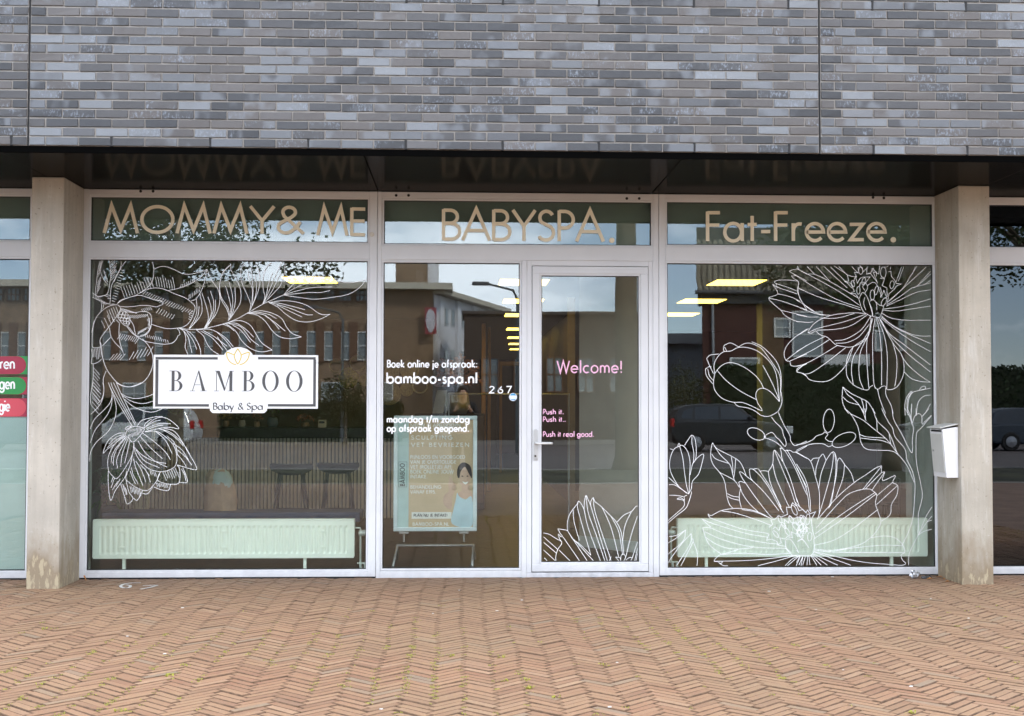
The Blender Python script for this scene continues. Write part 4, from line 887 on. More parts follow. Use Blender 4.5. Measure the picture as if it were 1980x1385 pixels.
drawing('peony_drawing', '''@h
665,600 680,650 700,700 750,770 820,838 ; 665,600 680,592 715,605 ; 670,515 690,560 730,620 800,720 900,850 940,890 ; 670,515 690,518 740,560 780,590 880,690 990,830 ; 750,495 765,490 790,500 850,560 920,660 990,790 1030,850 ; 780,493 820,490 850,530 940,670 1010,800 ; 750,495 760,560 780,590 ; 835,510 870,505 905,512 ; 905,512 940,450 945,370 955,338 990,380 1020,430 ; 905,512 920,600 970,720 1020,840 ; 940,450 970,570 1050,750 1075,800 ; 1000,320 1010,360 1020,420 1080,560 1140,760 ; 1000,320 1040,345 1120,480 1190,640 1217,700 ; 1055,335 1120,450 1217,640 ; 955,340 1000,450 1080,640 1120,760
415,855 440,870 520,830 620,812 720,815 820,840 930,895 ; 415,855 430,885 520,920 700,980 880,1010 ; 520,830 640,850 800,900 930,950 ; 365,895 430,925 600,980 750,1020 900,1045 ; 365,895 400,930 440,965 ; 372,970 400,965 450,975 560,1020 720,1060 880,1090 980,1100 ; 372,970 385,1010 400,1060 440,1120 520,1180 ; 390,1000 520,1060 700,1110 850,1130 1050,1135 ; 395,1045 480,1100 580,1135 680,1140 780,1130
660,1145 580,1170 520,1185 490,1205 465,1240 530,1240 520,1258 500,1250 540,1275 575,1276 ; 520,1185 700,1175 900,1185 1080,1175 ; 465,1240 700,1235 900,1220 1110,1190 ; 820,1276 1000,1230 1130,1190 ; 690,820 800,840 920,890 ; 1040,1276 1100,1220 1160,1195 ; 1060,1276 1150,1200 ; 1130,1276 1165,1200 ; 1170,1276 1185,1195
! 880,1010 910,1020 890,1070 930,1060 975,1080 985,1110 1050,1120 ; ! 910,965 940,940 925,905 960,900 985,870 1010,880 1060,860 1050,800 1085,805 1100,765 1130,790 1120,760 1160,800 1185,820 1217,850 ; E 1115,825 17,44 -25 ; E 1000,900 13,30 -20 ; E 965,1020 13,34 -40 ; E 1130,960 18,42 -40 ; E 1060,1000 14,36 -30 ; E 1180,900 15,36 -20 ; E 1090,900 13,32 -30 ; E 1030,950 12,30 -35 ; E 1165,1020 15,38 -30 ; E 1200,960 12,30 -30
! 940,980 960,960 990,990 1010,940 1040,960 1035,900 1070,930 1075,870 1110,900 1140,880 1150,930 1190,870 1217,900 ; ! 975,1110 1010,1090 1000,1050 1040,1060 1060,1040 1100,1050 1090,1000 1130,1020 1150,980 1180,1000 1217,960 ; 1050,1065 1080,1060 1120,1110 1150,1170 ; 1040,1130 1100,1190 1140,1195 ; 1140,1080 1180,1060 1217,1105 ; 1045,1070 1050,1130 1090,1170 ; ! 1100,940 1130,920 1160,950 1200,930
@i 0,355 60,390 115,430 150,540 185,680 185,850 ; 115,430 140,405 185,400 215,370 240,420 ; 185,400 160,480 155,540 ; 240,420 200,530 180,650 ; 240,420 285,358 310,360 330,430 ; 285,358 300,375 280,520 220,740 170,900 ; 330,430 320,560 265,800 ; 330,430 352,402 390,455 440,520 468,600 ; 390,455 375,570 320,720 ; 310,360 320,500 285,750 260,810 ; 0,480 60,600 90,700 105,830 ; 0,450 70,570 105,700 115,840 ; 0,730 25,800
180,890 330,720 470,600 560,540 640,485 690,465 ; 690,465 690,520 715,515 700,585 800,545 780,600 820,625 815,700 770,780 760,860 690,915 ; 690,520 560,650 ; 715,515 610,665 ; 600,655 540,655 430,690 340,770 160,970 ; 600,655 650,700 640,770 665,850 685,915 660,980 600,1050 500,1110 300,1150 140,1140 ; 650,690 400,880 140,1060 ; 660,820 450,980 300,1070 145,1110 ; 820,625 650,780 ; 780,600 650,710 ; 640,680 380,850 150,1020 ; 690,470 540,655
600,1050 710,1035 800,1050 860,1105 880,1165 850,1190 860,1230 885,1255 860,1272 740,1265 500,1240 140,1160 ; 860,1115 700,1110 480,1130 320,1155 ; 880,1170 600,1170 300,1165 150,1150
! 0,780 20,830 50,820 75,845 90,825 110,855 155,838 120,900 130,990 150,1060 ; E 92,900 17,44 5 ; E 108,1040 17,36 5 ; E 40,960 13,32 30 ; E 20,1010 12,30 20 ; E 70,990 12,30 15 ; ! 0,880 40,885 30,920 60,960 50,1000 90,1000 80,960 110,980 ; ! 0,930 20,960 0,990 30,1040 60,1030 ; 10,1080 50,1065 100,1130 ; 140,1060 145,1140 130,1180 100,1195 0,1190 ; 0,1150 20,1170
30,1192 0,1250 ; 55,1192 20,1272 ; 75,1192 50,1272 ; 90,1195 85,1272 ; 100,1195 110,1272 ; 115,1190 165,1272 ; 122,1190 200,1272 ; 130,1185 250,1272 ; 135,1180 335,1272 ; 145,1165 440,1272
''', 'r', pane_r)

# ------------------------------------------------------------------ mailbox and litter at the shopfront
m_box = M('mailbox_white', (.8, .8, .8), .4, var=.03); m_boxg = M('mailbox_face', (.62, .62, .58), .5, var=.05)
mbx = empty('mailbox', 'white metal mailbox with slanted lid fixed to the right concrete column', 'mailbox')
zt_, zb_ = 1.165, .785
x0t, x0b, x1m = 6.475, 6.503, 6.5945; y0m, y1m = -.455, -.19
MB().add([(x0b,y0m,zb_),(x1m,y0m,zb_),(x1m,y1m,zb_),(x0b,y1m,zb_),(x0t,y0m,zt_-.018),(x1m,y0m,zt_+.0),(x1m,y1m,zt_+.0),(x0t,y1m,zt_-.018)],
         [(3,2,1,0),(4,5,6,7),(0,1,5,4),(1,2,6,5),(2,3,7,6),(3,0,4,7)]).build('body', m_box, mbx, bevel=.004)
MB().add([(x0t-.022,y0m-.008,zt_-.012),(x1m,y0m-.008,zt_+.018),(x1m,y1m+.008,zt_+.018),(x0t-.022,y1m+.008,zt_-.012),(x0t-.022,y0m-.008,zt_-.004),(x1m,y0m-.008,zt_+.027),(x1m,y1m+.008,zt_+.027),(x0t-.022,y1m+.008,zt_-.004)],
         [(3,2,1,0),(4,5,6,7),(0,1,5,4),(1,2,6,5),(2,3,7,6),(3,0,4,7)]).build('lid', M('mailbox_lid', (.6, .6, .57), .5, var=.08), mbx, bevel=.002)
def onface(t): return x0b+(x0t-x0b)*t     # x of the slot face at height fraction t
dt0, dt1 = .1, .86
MB().add([(onface(dt0)-.004,y0m+.02,zb_+.38*dt0),(onface(dt0)-.004,y1m-.02,zb_+.38*dt0),(onface(dt1)-.004,y1m-.02,zb_+.38*dt1),(onface(dt1)-.004,y0m+.02,zb_+.38*dt1),
          (onface(dt0)+.002,y0m+.02,zb_+.38*dt0),(onface(dt0)+.002,y1m-.02,zb_+.38*dt0),(onface(dt1)+.002,y1m-.02,zb_+.38*dt1),(onface(dt1)+.002,y0m+.02,zb_+.38*dt1)],
         [(0,1,2,3),(4,7,6,5),(0,4,5,1),(1,5,6,2),(2,6,7,3),(3,7,4,0)]).build('door', m_boxg, mbx)
MB().box(onface(.93)-.003, onface(.93)+.002, y0m+.03, y1m-.03, zb_+.342, zb_+.356).build('slot', m_black, mbx)
MB().lathe([(.008, -.005), (.008, .003)], (onface(.5)-.003, y1m-.05, zb_+.2), 12, 'x').build('lock', m_steel, mbx)
rr = random.Random(8)
def gpt(u, v): d = at(u, v, 0)-CAM; return CAM+d*(-CAM.z/d.z)
m_foil = M('crumpled_foil', (.62, .63, .65), .25, .7, var=.3, vscale=40)
p = gpt(1769, 1119); mb = MB().lathe_ell((p.x, p.y, .03), .034, .028, .03, 12, 8); mb.v = [(a+rr.gauss(0, .0045), b+rr.gauss(0, .0045), max(.001, c+rr.gauss(0, .0045))) for a, b, c in mb.v]
tag(mb.build('crumpled_foil', m_foil), 'crumpled silver foil ball lying by the right window sill', 'litter')
p = gpt(1790, 1119); mb = MB().lathe_ell((p.x, p.y-.01, .012), .04, .02, .011, 10, 6); mb.v = [(a+rr.gauss(0, .005), b+rr.gauss(0, .005), max(.001, c+rr.gauss(0, .003))) for a, b, c in mb.v]
tag(mb.build('plastic_scrap', M('scrap_dark', (.05, .05, .055), .3)), 'flattened dark plastic scrap beside the silver foil', 'litter')
m_leaf = M('dead_leaf', (.45, .19, .05), .8, var=.25, vscale=40)
for u, v, l, lab in ((1798,1120,.03,'small orange dead leaf right of the foil scrap'), (1818,1117,.035,'orange dead leaf at the foot of the right window frame'), (1826,1121,.025,'orange dead leaf against the right concrete column'), (164,1126,.055,'upright orange leaf leaning on the left frame corner'), (1832,1126,.02,'tiny orange leaf crumb in front of the right column')):
    p = gpt(u, v); t = rr.uniform(0, 3); dx, dy = cos(t)*l, sin(t)*l*.6; h = .012
    if u < 300: dx, dy, h = .012, .004, .05
    tag(MB().add([(p.x-dx, p.y-dy, h if u < 300 else .003), (p.x+dy*.4, p.y-dx*.35-.004, h*.6), (p.x+dx, p.y+dy, .003), (p.x-dy*.4, p.y+dx*.35+.004, h), (p.x, p.y, h*.9+.004)], [(0,1,4),(1,2,4),(2,3,4),(3,0,4)]).build('dead_leaf', m_leaf, fixn=False), lab, 'leaf', 'dead leaves at the shopfront')
m_chip = M('white_chip', (.72, .7, .66), .8, var=.08)
chips = [(1610,1116),(1578,1162),(1569,1138),(1800,1158),(1873,1196),(1767,1188),(1691,1152),(1762,1328),(1630,1296),(888,1142),(1009,1161),(961,1182),(837,1187),(1140,1175),(1179,1373),(737,1375),(353,1176),(262,1161),(319,1265),(246,1231),(1193,1282),(1867,1161),(262,1338),(1156,1149),(745,1302)]
chips = [(1610,1116),(1578,1180),(1800,1158),(1873,1196),(1762,1328),(1630,1296),(888,1142),(1009,1161),(961,1182),(837,1187),(1179,1368),(737,1372),(353,1176),(319,1265),(246,1231),(1193,1282),(1487,1144)]
for u, v in chips:
    p = gpt(u, v); r = rr.uniform(.005, .011); h = .004; mb = MB(); k = 6; t = rr.uniform(0, 6); q = [(p.x+r*rr.uniform(.7, 1.4)*cos(t+i), p.y+r*.7*rr.uniform(.6, 1.2)*sin(t+i)) for i in range(k)]
    mb.add([(a, b, .001) for a, b in q]+[(p.x+(a-p.x)*.8, p.y+(b-p.y)*.8, h) for a, b in q], [tuple(range(k, 2*k))]+[(i, (i+1) % k, k+(i+1) % k, k+i) for i in range(k)])
    tag(mb.build('white_crumb', m_chip), 'small white crumb lying on the brick paving', 'litter', 'white crumbs scattered on the paving')
# white paint marks in front of the left window
def gline(mb, pts, w, z):
    P = [Vector((gpt(*p).x, gpt(*p).y)) for p in smooth_line([Vector(q) for q in pts])]
    Lr = []
    for i, q in enumerate(P):
        t = (P[min(i+1, len(P)-1)]-P[max(i-1, 0)]).normalized(); nn = Vector((-t.y, t.x))*w/2; Lr.append((q+nn, q-nn))
    mb.add([(a.x, a.y, z) for a, _ in Lr]+[(b.x, b.y, z) for _, b in Lr], [(i, i+1, len(P)+i+1, len(P)+i) for i in range(len(P)-1)])
pm = MB(); gline(pm, [(272,1128),(252,1128.5),(238,1131),(233,1135),(240,1138),(250,1137),(252,1133.5),(244,1132)], .022, .0035); gline(pm, [(276,1133.5),(291,1133),(306,1133)], .02, .0037); gline(pm, [(304,1133),(290,1137),(271,1140.5)], .02, .0039)
tag(pm.build('paint_mark', M('road_paint', (.66, .65, .62), .8, var=.25, vscale=25), fixn=False), 'worn white painted numerals on the paving before the left window', 'paint mark')

# ------------------------------------------------------------------ inside the shop
FL = .0
m_floor = M('shop_floor', (.03, .025, .022), .45, var=.2, vscale=2)
m_taupe = M('taupe_wall', (.2, .16, .125), .8, var=.06); m_dark = M('dark_wall', (.035, .026, .022), .7); m_cream = M('cream_wall', (.47, .43, .36), .8, var=.04)
m_grey = M('grey_green_wall', (.34, .37, .345), .8, var=.05); m_black2 = M('black_satin', (.015, .015, .017), .4); m_brown = M('brown_panel', (.075, .05, .038), .6, var=.15, vscale=3)
tag(MB().box(-.1, 6.75, .078, .9, -.05, .0).box(-4.1, 10.1, .9, 26, -.05, .0).box(-4.1, -.1, .31, .9, -.05, .0).build('shop_floor', m_floor), kind='structure')
for xa, xb, nm, yd in ((-4.5, -.16, 'left', .3), (6.76, 10.5, 'right', .85)):
    tag(MB().box(xa, xb, .078, yd, -.05, -.002).box(xa, xb, .078, yd, 2.93, 2.96).box(xa, xb, yd-.05, yd, 0, 2.93).box(xa, xa+.05, .078, yd-.05, 0, 2.93).box(xb-.05, xb, .078, yd-.05, 0, 2.93).build('neighbour_room_'+nm, M('neighbour_room', (.05, .05, .05), .9)), kind='structure')
tag(MB().box(-.1, 6.75, .078, .9, 2.6, 2.66).box(-4.1, 10.1, .9, 26, 2.6, 2.66).box(-4.1, -.1, .31, .9, 2.6, 2.66).build('shop_ceiling', M('ceiling_tile', (.42, .42, .4), .9, var=.03)), kind='structure')
tag(MB().box(-.15, .0, .08, .31, 0, 2.6).box(-4.1, -4.0, .31, 9.3, 0, 2.6).build('shop_wall_left', m_grey), kind='structure')
tag(MB().box(6.65, 6.75, .08, .86, 0, 2.6).box(10., 10.1, .86, 12.1, 0, 2.6).build('shop_wall_right', m_grey), kind='structure')
tag(MB().box(-4.0, 2.45, 9.2, 9.3, 0, 2.6).build('shop_wall_back', m_taupe), kind='structure')
tag(MB().box(4.45, 10., 12.0, 12.1, 0, 2.6).box(4.35, 4.45, 8.0, 26, 0, 2.6).build('shop_wall_inner', m_brown), kind='structure')
tag(MB().box(2.35, 2.45, 9.3, 26, 0, 2.6).box(2.35, 4.5, 25.9, 26, 0, 2.6).build('corridor_wall', m_brown), kind='structure')
m_wood = M('warm_wood', (.5, .27, .09), .5, var=.25, vscale=5, stretch=(6, 6, .6))
for k, (xa, xb, ya) in enumerate(((at(931, 700, 9.3).x, at(939, 700, 9.3).x, 9.3), (at(943, 700, 10.2).x, at(949, 700, 10.2).x, 10.2), (at(966, 700, 15.7).x, at(971, 700, 15.7).x, 15.7))):
    tag((MB().box(xa, xb, ya, ya+.12, 0, 2.55) if k < 2 else MB().box(xa, xb, ya, ya+.12, 0, 2.12).box(xa, xb+.9, ya, ya+.12, 2.121, 2.2)).build('door_frame', m_wood, bevel=.004), ('nearest warm wooden door frame along the dark corridor', 'middle warm wooden door frame along the dark corridor', 'farthest warm wooden door frame along the dark corridor')[k], 'door frame', 'wooden frames in the corridor')
tag(MB().box(3.0, 3.62, 17.8, 17.9, 0, 2.2).build('corridor_door', m_dark, bevel=.01), 'dark door at the end of the shop corridor', 'door')
pt = MB(); a0 = at(1120, 1052, 2.2)
pt.add([(a0.x,2.2,0),(4.6,1.5,0),(4.63,1.6,0),(a0.x+.02,2.3,0),(a0.x,2.2,2.6),(4.6,1.5,2.6),(4.63,1.6,2.6),(a0.x+.02,2.3,2.6)], [(3,2,1,0),(4,5,6,7),(0,1,5,4),(1,2,6,5),(2,3,7,6),(3,0,4,7)])
part = empty('partition', 'cream partition wall with pale skirting just inside the glass door', 'partition')
pt.build('panel', m_cream, part)
dx, dy = 4.6-a0.x, 1.5-2.2; ll = math.hypot(dx, dy); nx, ny = dy/ll*.016, -dx/ll*.016
MB().add([(a0.x,2.2,.0),(4.6,1.5,.0),(4.6+nx,1.5+ny,.0),(a0.x+nx,2.2+ny,.0),(a0.x,2.2,.1),(4.6,1.5,.1),(4.6+nx,1.5+ny,.1),(a0.x+nx,2.2+ny,.1)], [(3,2,1,0),(4,5,6,7),(0,1,5,4),(1,2,6,5),(2,3,7,6),(3,0,4,7)]).build('skirting', M('skirting', (.6, .62, .58), .5), part)
mx_ = at(1098, 800, 4.0).x
mf = MB().box(mx_, mx_+.08, 4.0, 4.08, 0, 2.5).box(mx_+.08, mx_+.25, 4.02, 4.06, .3, .4)
tag(mf.build('mirror_frame', M('oak_pale', (.2, .15, .08), .6, var=.2, vscale=4), bevel=.004), 'tall pale wooden upright behind the cream partition', 'post')
# ceiling light panels
m_led = emit('led_panel', (1, .65, .1), 3.2)
def panel(u0, u1, v, label, depth=.6, z=2.596):
    d = at((u0+u1)/2, v, 0)-CAM; t = (z-CAM.z)/d.z; Y = CAM.y+d.y*t
    a, b = at(u0, v, Y), at(u1, v, Y)
    e = empty('ceiling_light', label, 'ceiling light', 'rectangular ceiling light panels')
    MB().box(a.x-.015, b.x+.015, Y-.015, Y+depth+.015, z-.003, z+.003).build('trim', M('led_trim', (.6, .6, .6), .5), e); MB().box(a.x, b.x, Y, Y+depth, z-.008, z-.0035).build('diffuser', m_led, e)
for q in ((545,641,535.5,'yellow ceiling light panel behind the top of the left window'), (1388,1483,540.5,'nearest yellow ceiling light panel behind the right window'), (1325,1405,578,'second yellow ceiling light panel behind the right window'), (1272,1353,605,'third ceiling light panel at the left edge of the right window'),
          (968,1062,540,'nearest ceiling light panel behind the side window post'), (975,1052,578,'second ceiling light panel over the entrance'), (978,1044,606,'third ceiling light panel over the entrance'), (981,1022,634,'fourth ceiling light panel over the corridor'), (983,1020,651,'fifth ceiling light panel over the corridor'), (985,1018,663.5,'sixth ceiling light panel over the corridor'), (987,1017,674,'farthest ceiling light panel over the corridor')):
    panel(*q)
# counter with slatted front
YC = 5.2
cx0, cx1 = at(212, 825, YC).x, at(1005, 825, YC).x-1.0
cx1 = at(760, 850, YC).x+.25
zc = at(500, 827, YC).z
ct = empty('reception_counter', 'long reception counter with black edge and slatted brown front in the left window', 'counter')
MB().box(cx0-.05, cx1+.05, YC-.04, YC+.72, zc-.115, zc).build('worktop', m_black2, ct, bevel=.006)
MB().box(cx0, cx1, YC+.05, YC+.68, 0, zc-.117).build('carcass', M('counter_carcass', (.02, .016, .013), .8), ct)
me = MB().box(-.0135, .0135, -.012, .012, 0, zc-.13).mesh('slat'); me.materials.append(M('slat_wood', (.74, .65, .52), .6, var=.2, vscale=3, stretch=(8, 8, .8)))
k = 0; x = cx0+.02
while x < cx1-.02:
    placed('slat', me, ct, (x, YC+.036, .005)); x += .0432; k += 1
m_cer = [M('pot_%d' % i, c, .5) for i, c in enumerate(((.5,.48,.42), (.28,.2,.13), (.12,.16,.2), (.42,.3,.2)))]
m_flow = [M('dried_%d' % i, c, .8, var=.3, vscale=40) for i, c in enumerate(((.4,.28,.08), (.16,.2,.06), (.36,.16,.1), (.3,.3,.2)))]
def bouquet(name, label, cat, x, y, z, w, h, pot, flo, seed, npet=120, ps=.022, group=None):
    r = random.Random(seed); e = empty(name, label, cat, group)
    hp = h*.35
    MB().lathe([(w*.18, z), (w*.26, z+hp*.4), (w*.22, z+hp*.9), (w*.2, z+hp), (w*.17, z+hp), (w*.15, z+hp*.7)], (x, y, 0), 16).build('vase', pot, e, smooth=True)
    st = MB(); bl = MB()
    for _ in range(npet):
        a = r.uniform(0, 2*pi); q = r.random()**.6; hx, hy, hz = x+cos(a)*q*w*.5, y+sin(a)*q*w*.4, z+hp+(h-hp)*(.25+.75*r.random())*(1-.35*q*q)
        if _ % 5 == 0: st.tube([(x, y, z+hp*.8), ((x+hx)/2, (y+hy)/2, (z+hp+hz)/2+.02), (hx, hy, hz)], .0025, 4)
        t, tl = r.uniform(0, 2*pi), r.uniform(-1, 1); s_ = ps*r.uniform(.6, 1.4)
        ax = Vector((cos(t), sin(t)*.6, tl)).normalized()*s_; bx = ax.cross(Vector((r.gauss(0,1), r.gauss(0,1), r.gauss(0,1)))).normalized()*s_*.5
        c = Vector((hx, hy, hz)); bl.add([c-ax, c+bx, c+ax, c-bx], [(0,1,2,3)])
    st.build('stems', M('stem_brown', (.14, .1, .05), .8), e); tag(bl.build('blooms', flo, e, fixn=False), kind='stuff')
    return e
for u, w, h, pi_, fi, lab in ((352,.2,.3,0,1,'low green plant at the left end of the reception counter'), (437,.16,.22,1,0,'small bowl of ochre dried flowers on the counter'), (468,.16,.24,0,3,'pale dried bouquet in a cream pot on the counter'), (497,.14,.2,3,2,'reddish dried bouquet beside the cream pot'), (527,.26,.34,2,1,'green leafy bouquet in a dark vase on the counter'), (590,.2,.16,1,2,'flat bowl of rusty dried flowers near the card reader')):
    p = at(u, 826, YC+.22); bouquet('flower_pot', lab, 'flower pot', p.x, YC+.22, zc, w, h, m_cer[pi_], m_flow[fi], int(u), 90, .018, 'pots on the reception counter')
p = at(623, 820, YC+.12); cr_ = empty('card_reader', 'small white card reader standing at the counter edge', 'card reader')
MB().prism_x([(YC+.06, zc+.001), (YC+.16, zc+.001), (YC+.16, zc+.09), (YC+.13, zc+.09)], p.x-.045, p.x+.045).build('body', M('reader_white', (.65, .66, .62), .4), cr_, bevel=.004)
MB().box(p.x-.03, p.x+.03, YC+.085, YC+.095, zc+.05, zc+.072).build('display', m_black2, cr_)
# bar stools
def stool(u0, u1, v, label):
    Y = 4.1; a, b = at(u0, v, Y), at(u1, v, Y); cx, w, zs = (a.x+b.x)/2, (b.x-a.x)/2, a.z
    e = empty('bar_stool', label, 'stool', 'stools at the reception counter'); e.location = (cx, Y, 0)
    pr = [(w*.55, -.085), (w*.9, -.055), (w, -.02), (w*.99, .012), (w*.9, .022), (w*.5, .006), (.002, .0)]
    mb = MB().lathe(pr, (0, 0, 0), 28); mb.v = [(q[0], q[1]*.75, q[2]+zs+.018*(q[0]/w)**2) for q in mb.v]; mb.build('seat', M('stool_seat', (.014, .015, .013), .75, var=.2, vscale=20), e, smooth=True)
    for sx in (-1, 1):
        for sy in (-1, 1): MB().tube([(sx*w*.5, sy*w*.35, zs-.06), (sx*w*.8, sy*w*.6, .0)], [.014, .011], 8).build('leg', m_black2, e, smooth=True)
    MB().tube([(-w*.7, -w*.5, .2), (w*.7, -w*.5, .2)], .009, 6).build('foot_rail', m_black2, e); MB().tube([(-w*.7, w*.5, .2), (w*.7, w*.5, .2)], .009, 6).build('foot_rail', m_black2, e)
stool(521, 606, 903, 'dark bar stool nearer the counter middle, left of the pair'); stool(613, 695, 901, 'dark bar stool nearest the window mullion, right of the pair')
# low navy bench behind the left radiator, with bag and cushion
YBn = 1.7; a, b = at(196, 996, YBn), at(696, 996, YBn); zbn = at(500, 991, YBn).z
bn = empty('window_bench', 'low navy blue bench behind the left radiator', 'bench')
MB().box(a.x, b.x, YBn, YBn+.42, zbn-.09, zbn).build('seat', M('navy_fabric', (.05, .075, .13), .8, var=.12), bn, bevel=.012)
for q in (a.x+.1, (a.x+b.x)/2, b.x-.1): MB().box(q-.03, q+.03, YBn+.05, YBn+.36, 0, zbn-.09).build('leg', m_black2, bn)
def pxx(u, v, Y): p = at(u, v, Y); return p.x, p.z
bag = empty('paper_bag', 'crumpled brown paper bag on the navy bench by the left radiator', 'bag')
a, b = at(395, 988, 1.95), at(460, 950, 1.95); mb = MB().lathe_ell(((a.x+b.x)/2-.0, 1.3, zbn+.0), (b.x-a.x)/2, .12, .02, 4, 2); mb = MB()
x0, x1 = a.x, b.x; r = random.Random(4); ringz = [(0, 1), (.1, 1.02), (.2, .93), (.29, .8), (.36, .55)]
vs_ = []; K = 14
for zz, sc_ in ringz:
    for j in range(K):
        t = 2*pi*j/K; vs_.append(((x0+x1)/2+(x1-x0)/2*sc_*cos(t)*r.uniform(.9, 1.08)-.02*zz*3, 1.95+.12*sc_*sin(t)*r.uniform(.85, 1.1), zbn+.002+zz*r.uniform(.94, 1.08)))
fs_ = [(i*K+j, i*K+(j+1) % K, (i+1)*K+(j+1) % K, (i+1)*K+j) for i in range(len(ringz)-1) for j in range(K)]+[tuple(range(K-1, -1, -1))]
mb.add(vs_, fs_).build('body', M('kraft_paper', (.5, .33, .2), .85, var=.18, vscale=9, bmp=.5, bscale=14), bag)
x, z = pxx(425, 930, 1.88); MB().lathe_ell((x, 1.93, z-.02), .11, .09, .13, 12, 8).build('tissue', M('tissue', (.55, .62, .55), .8), bag, smooth=True)
# potted yuccas at the left
def yucca(name, label, u, v_top, Y, z0, n_st, seed, leaf=.4):
    r = random.Random(seed); e = empty(name, label, 'plant'); p = at(u, 900, Y); zt = at(u, v_top, Y).z
    MB().lathe([(.1, .0), (.14, .05), (.15, .26), (.155, .3), (.135, .3), (.13, .26)], (p.x, Y, z0), 18).build('pot', M('planter', (.07, .07, .07), .6), e, smooth=True)
    st = MB(); lf = MB()
    for s in range(n_st):
        ax = r.uniform(-.14, .14); h = (zt-z0)*(.55+.45*(s+1)/n_st)-.12; top = Vector((p.x+ax*1.7, Y+r.uniform(-.1, .1), z0+h))
        st.tube([(p.x+ax*.5, Y, z0+.26), (p.x+ax, Y, z0+.26+(h-.26)*.5), top], [.024, .02, .016], 7)
        for q in range(26):
            t = r.uniform(0, 2*pi); el = r.uniform(-.5, 1.3); L = leaf*r.uniform(.7, 1.1); d = Vector((cos(t)*cos(el), sin(t)*cos(el), sin(el))); w = Vector((-sin(t), cos(t), 0))*.018
            b0 = top+Vector((0, 0, r.uniform(-.1, .03))); m1 = b0+d*L*.5; m2 = b0+d*L+Vector((0, 0, -L*.35*(1-el/2)))
            lf.add([b0-w*.4, b0+w*.4, m1+w, m2, m1-w], [(0,1,2,4), (4,2,3)])
    st.build('stem', M('yucca_bark', (.5, .42, .27), .85), e); tag(lf.build('leaves', M('yucca_leaf', (.11, .19, .06), .5, var=.4, vscale=9), e, fixn=False), kind='stuff')
yucca('yucca_plant', 'tall yucca plant with thin stems behind the left radiator', 275, 775, 2.9, 0, 4, 3)
yucca('yucca_plant', 'shorter bushy yucca left of the tall one behind the left window', 212, 880, 3.6, 0, 3, 9, .32)
# woven baskets and hoops on the back wall
m_straw = M('straw', (.85, .72, .44), .85, var=.35, vscale=50, bmp=.8, bscale=90); m_moss2 = M('moss_wreath', (.55, .55, .12), .9, var=.6, vscale=35, bmp=1, bscale=60); m_whitew = M('white_hoop', (.88, .9, .85), .6)
YW = 9.15
def wall_round(u, v, r_px, kind, label):
    p = at(u, v, YW); r = r_px/F_PX*(YW-CAM.y)
    if kind == 'basket':
        pr = [(r, YW+.04), (r, YW-.02), (r*.94, YW-.03)]; q = .94
        while q > .08: pr += [(r*q, YW-.012), (r*(q-.03), YW-.004), (r*(q-.06), YW-.004)]; q -= .085
        o = MB().lathe(pr+[(.001, YW)], (p.x, 0, p.z), 30, 'y').build('wall_basket', m_straw)
    elif kind == 'moss':
        mb = MB().lathe([(r*.8, YW+.04), (r, YW), (r*.9, YW-.05), (r*.5, YW-.07), (.001, YW-.075)], (p.x, 0, p.z), 26, 'y'); rq = random.Random(int(u)); mb.v = [(a+rq.gauss(0, .008), b+rq.gauss(0, .01), c+rq.gauss(0, .008)) for a, b, c in mb.v]
        o = mb.build('wall_basket', m_moss2)
    else:
        mb = MB(); P = [(p.x+r*cos(2*pi*k/32), YW-.015, p.z+r*sin(2*pi*k/32)) for k in range(33)]; mb.tube(P, .011, 6); o = mb.build('wall_hoop', m_whitew)
        if kind == 'half':
            mb = MB(); arc_ = [(p.x+r*cos(t), p.z+r*sin(t)) for t in (pi*(.12+.76*k/12) for k in range(13))]; mb.prism(arc_[::-1], YW-.01, YW+.0); mb.build('fill', M('hoop_fill', (.5, .58, .5), .7), o)
    tag(o, label, 'wall basket', 'woven baskets and hoops on the back wall')
for q in ((650.6,707.6,13,'half','white hoop with pale upper half left of the moss disc'), (691.5,702.5,14.5,'half','white hoop with pale upper half, highest of the wall group'), (674,732,20,'moss','large yellow green moss disc among the wall hoops'), (704.6,736,11.5,'basket','small flat basket right of the moss disc'),
          (758,719,14.5,'basket','round straw basket at the left edge of the side window'), (791.6,715.7,18.5,'basket','round straw basket above the word bamboo'), (752,761,23,'basket','largest straw basket, low beside the mullion'), (786,754,13,'basket','small straw basket below the word bamboo'), (812,746,14,'hoop','white hoop right of the small straw basket')):
    wall_round(*q)
# dried pink bouquet, dark coat on a stand, sideboard behind the side window
p = at(885, 800, 6.8); zz = p.z
sb = empty('sideboard', 'low dark sideboard behind the poster stand', 'sideboard')
MB().box(p.x-.55, p.x+.35, 6.65, 7.05, 0, zz).build('carcass', m_dark, sb, bevel=.006); MB().box(p.x-.53, p.x-.11, 6.635, 6.649, .08, zz-.03).build('door', m_brown, sb); MB().box(p.x-.09, p.x+.33, 6.635, 6.649, .08, zz-.03).build('door', m_brown, sb)
bouquet('dried_bouquet', 'large pink and rust dried flower bouquet in a pale vase on the sideboard', 'bouquet', p.x, 6.82, zz, .62, .78, m_cer[0], M('pink_dried', (.45, .22, .15), .8, var=.35, vscale=25), 77, 230, .045)
p2 = at(845, 790, 6.75); MB_ = MB().prism([(p2.x-.06, zz+.002), (p2.x+.08, zz+.002), (p2.x+.13, zz+.3), (p2.x-.0, zz+.3)], 6.72, 6.735)
tag(MB_.build('tablet_stand', M('tablet_pale', (.4, .41, .38), .4)), 'pale tilted card standing on the sideboard left of the bouquet', 'card')
tf = empty('glass_screen', 'thin framed glass screen standing behind the house number 267', 'screen')
a, b = at(868, 762, 3.8), at(1100, 765, 3.8)
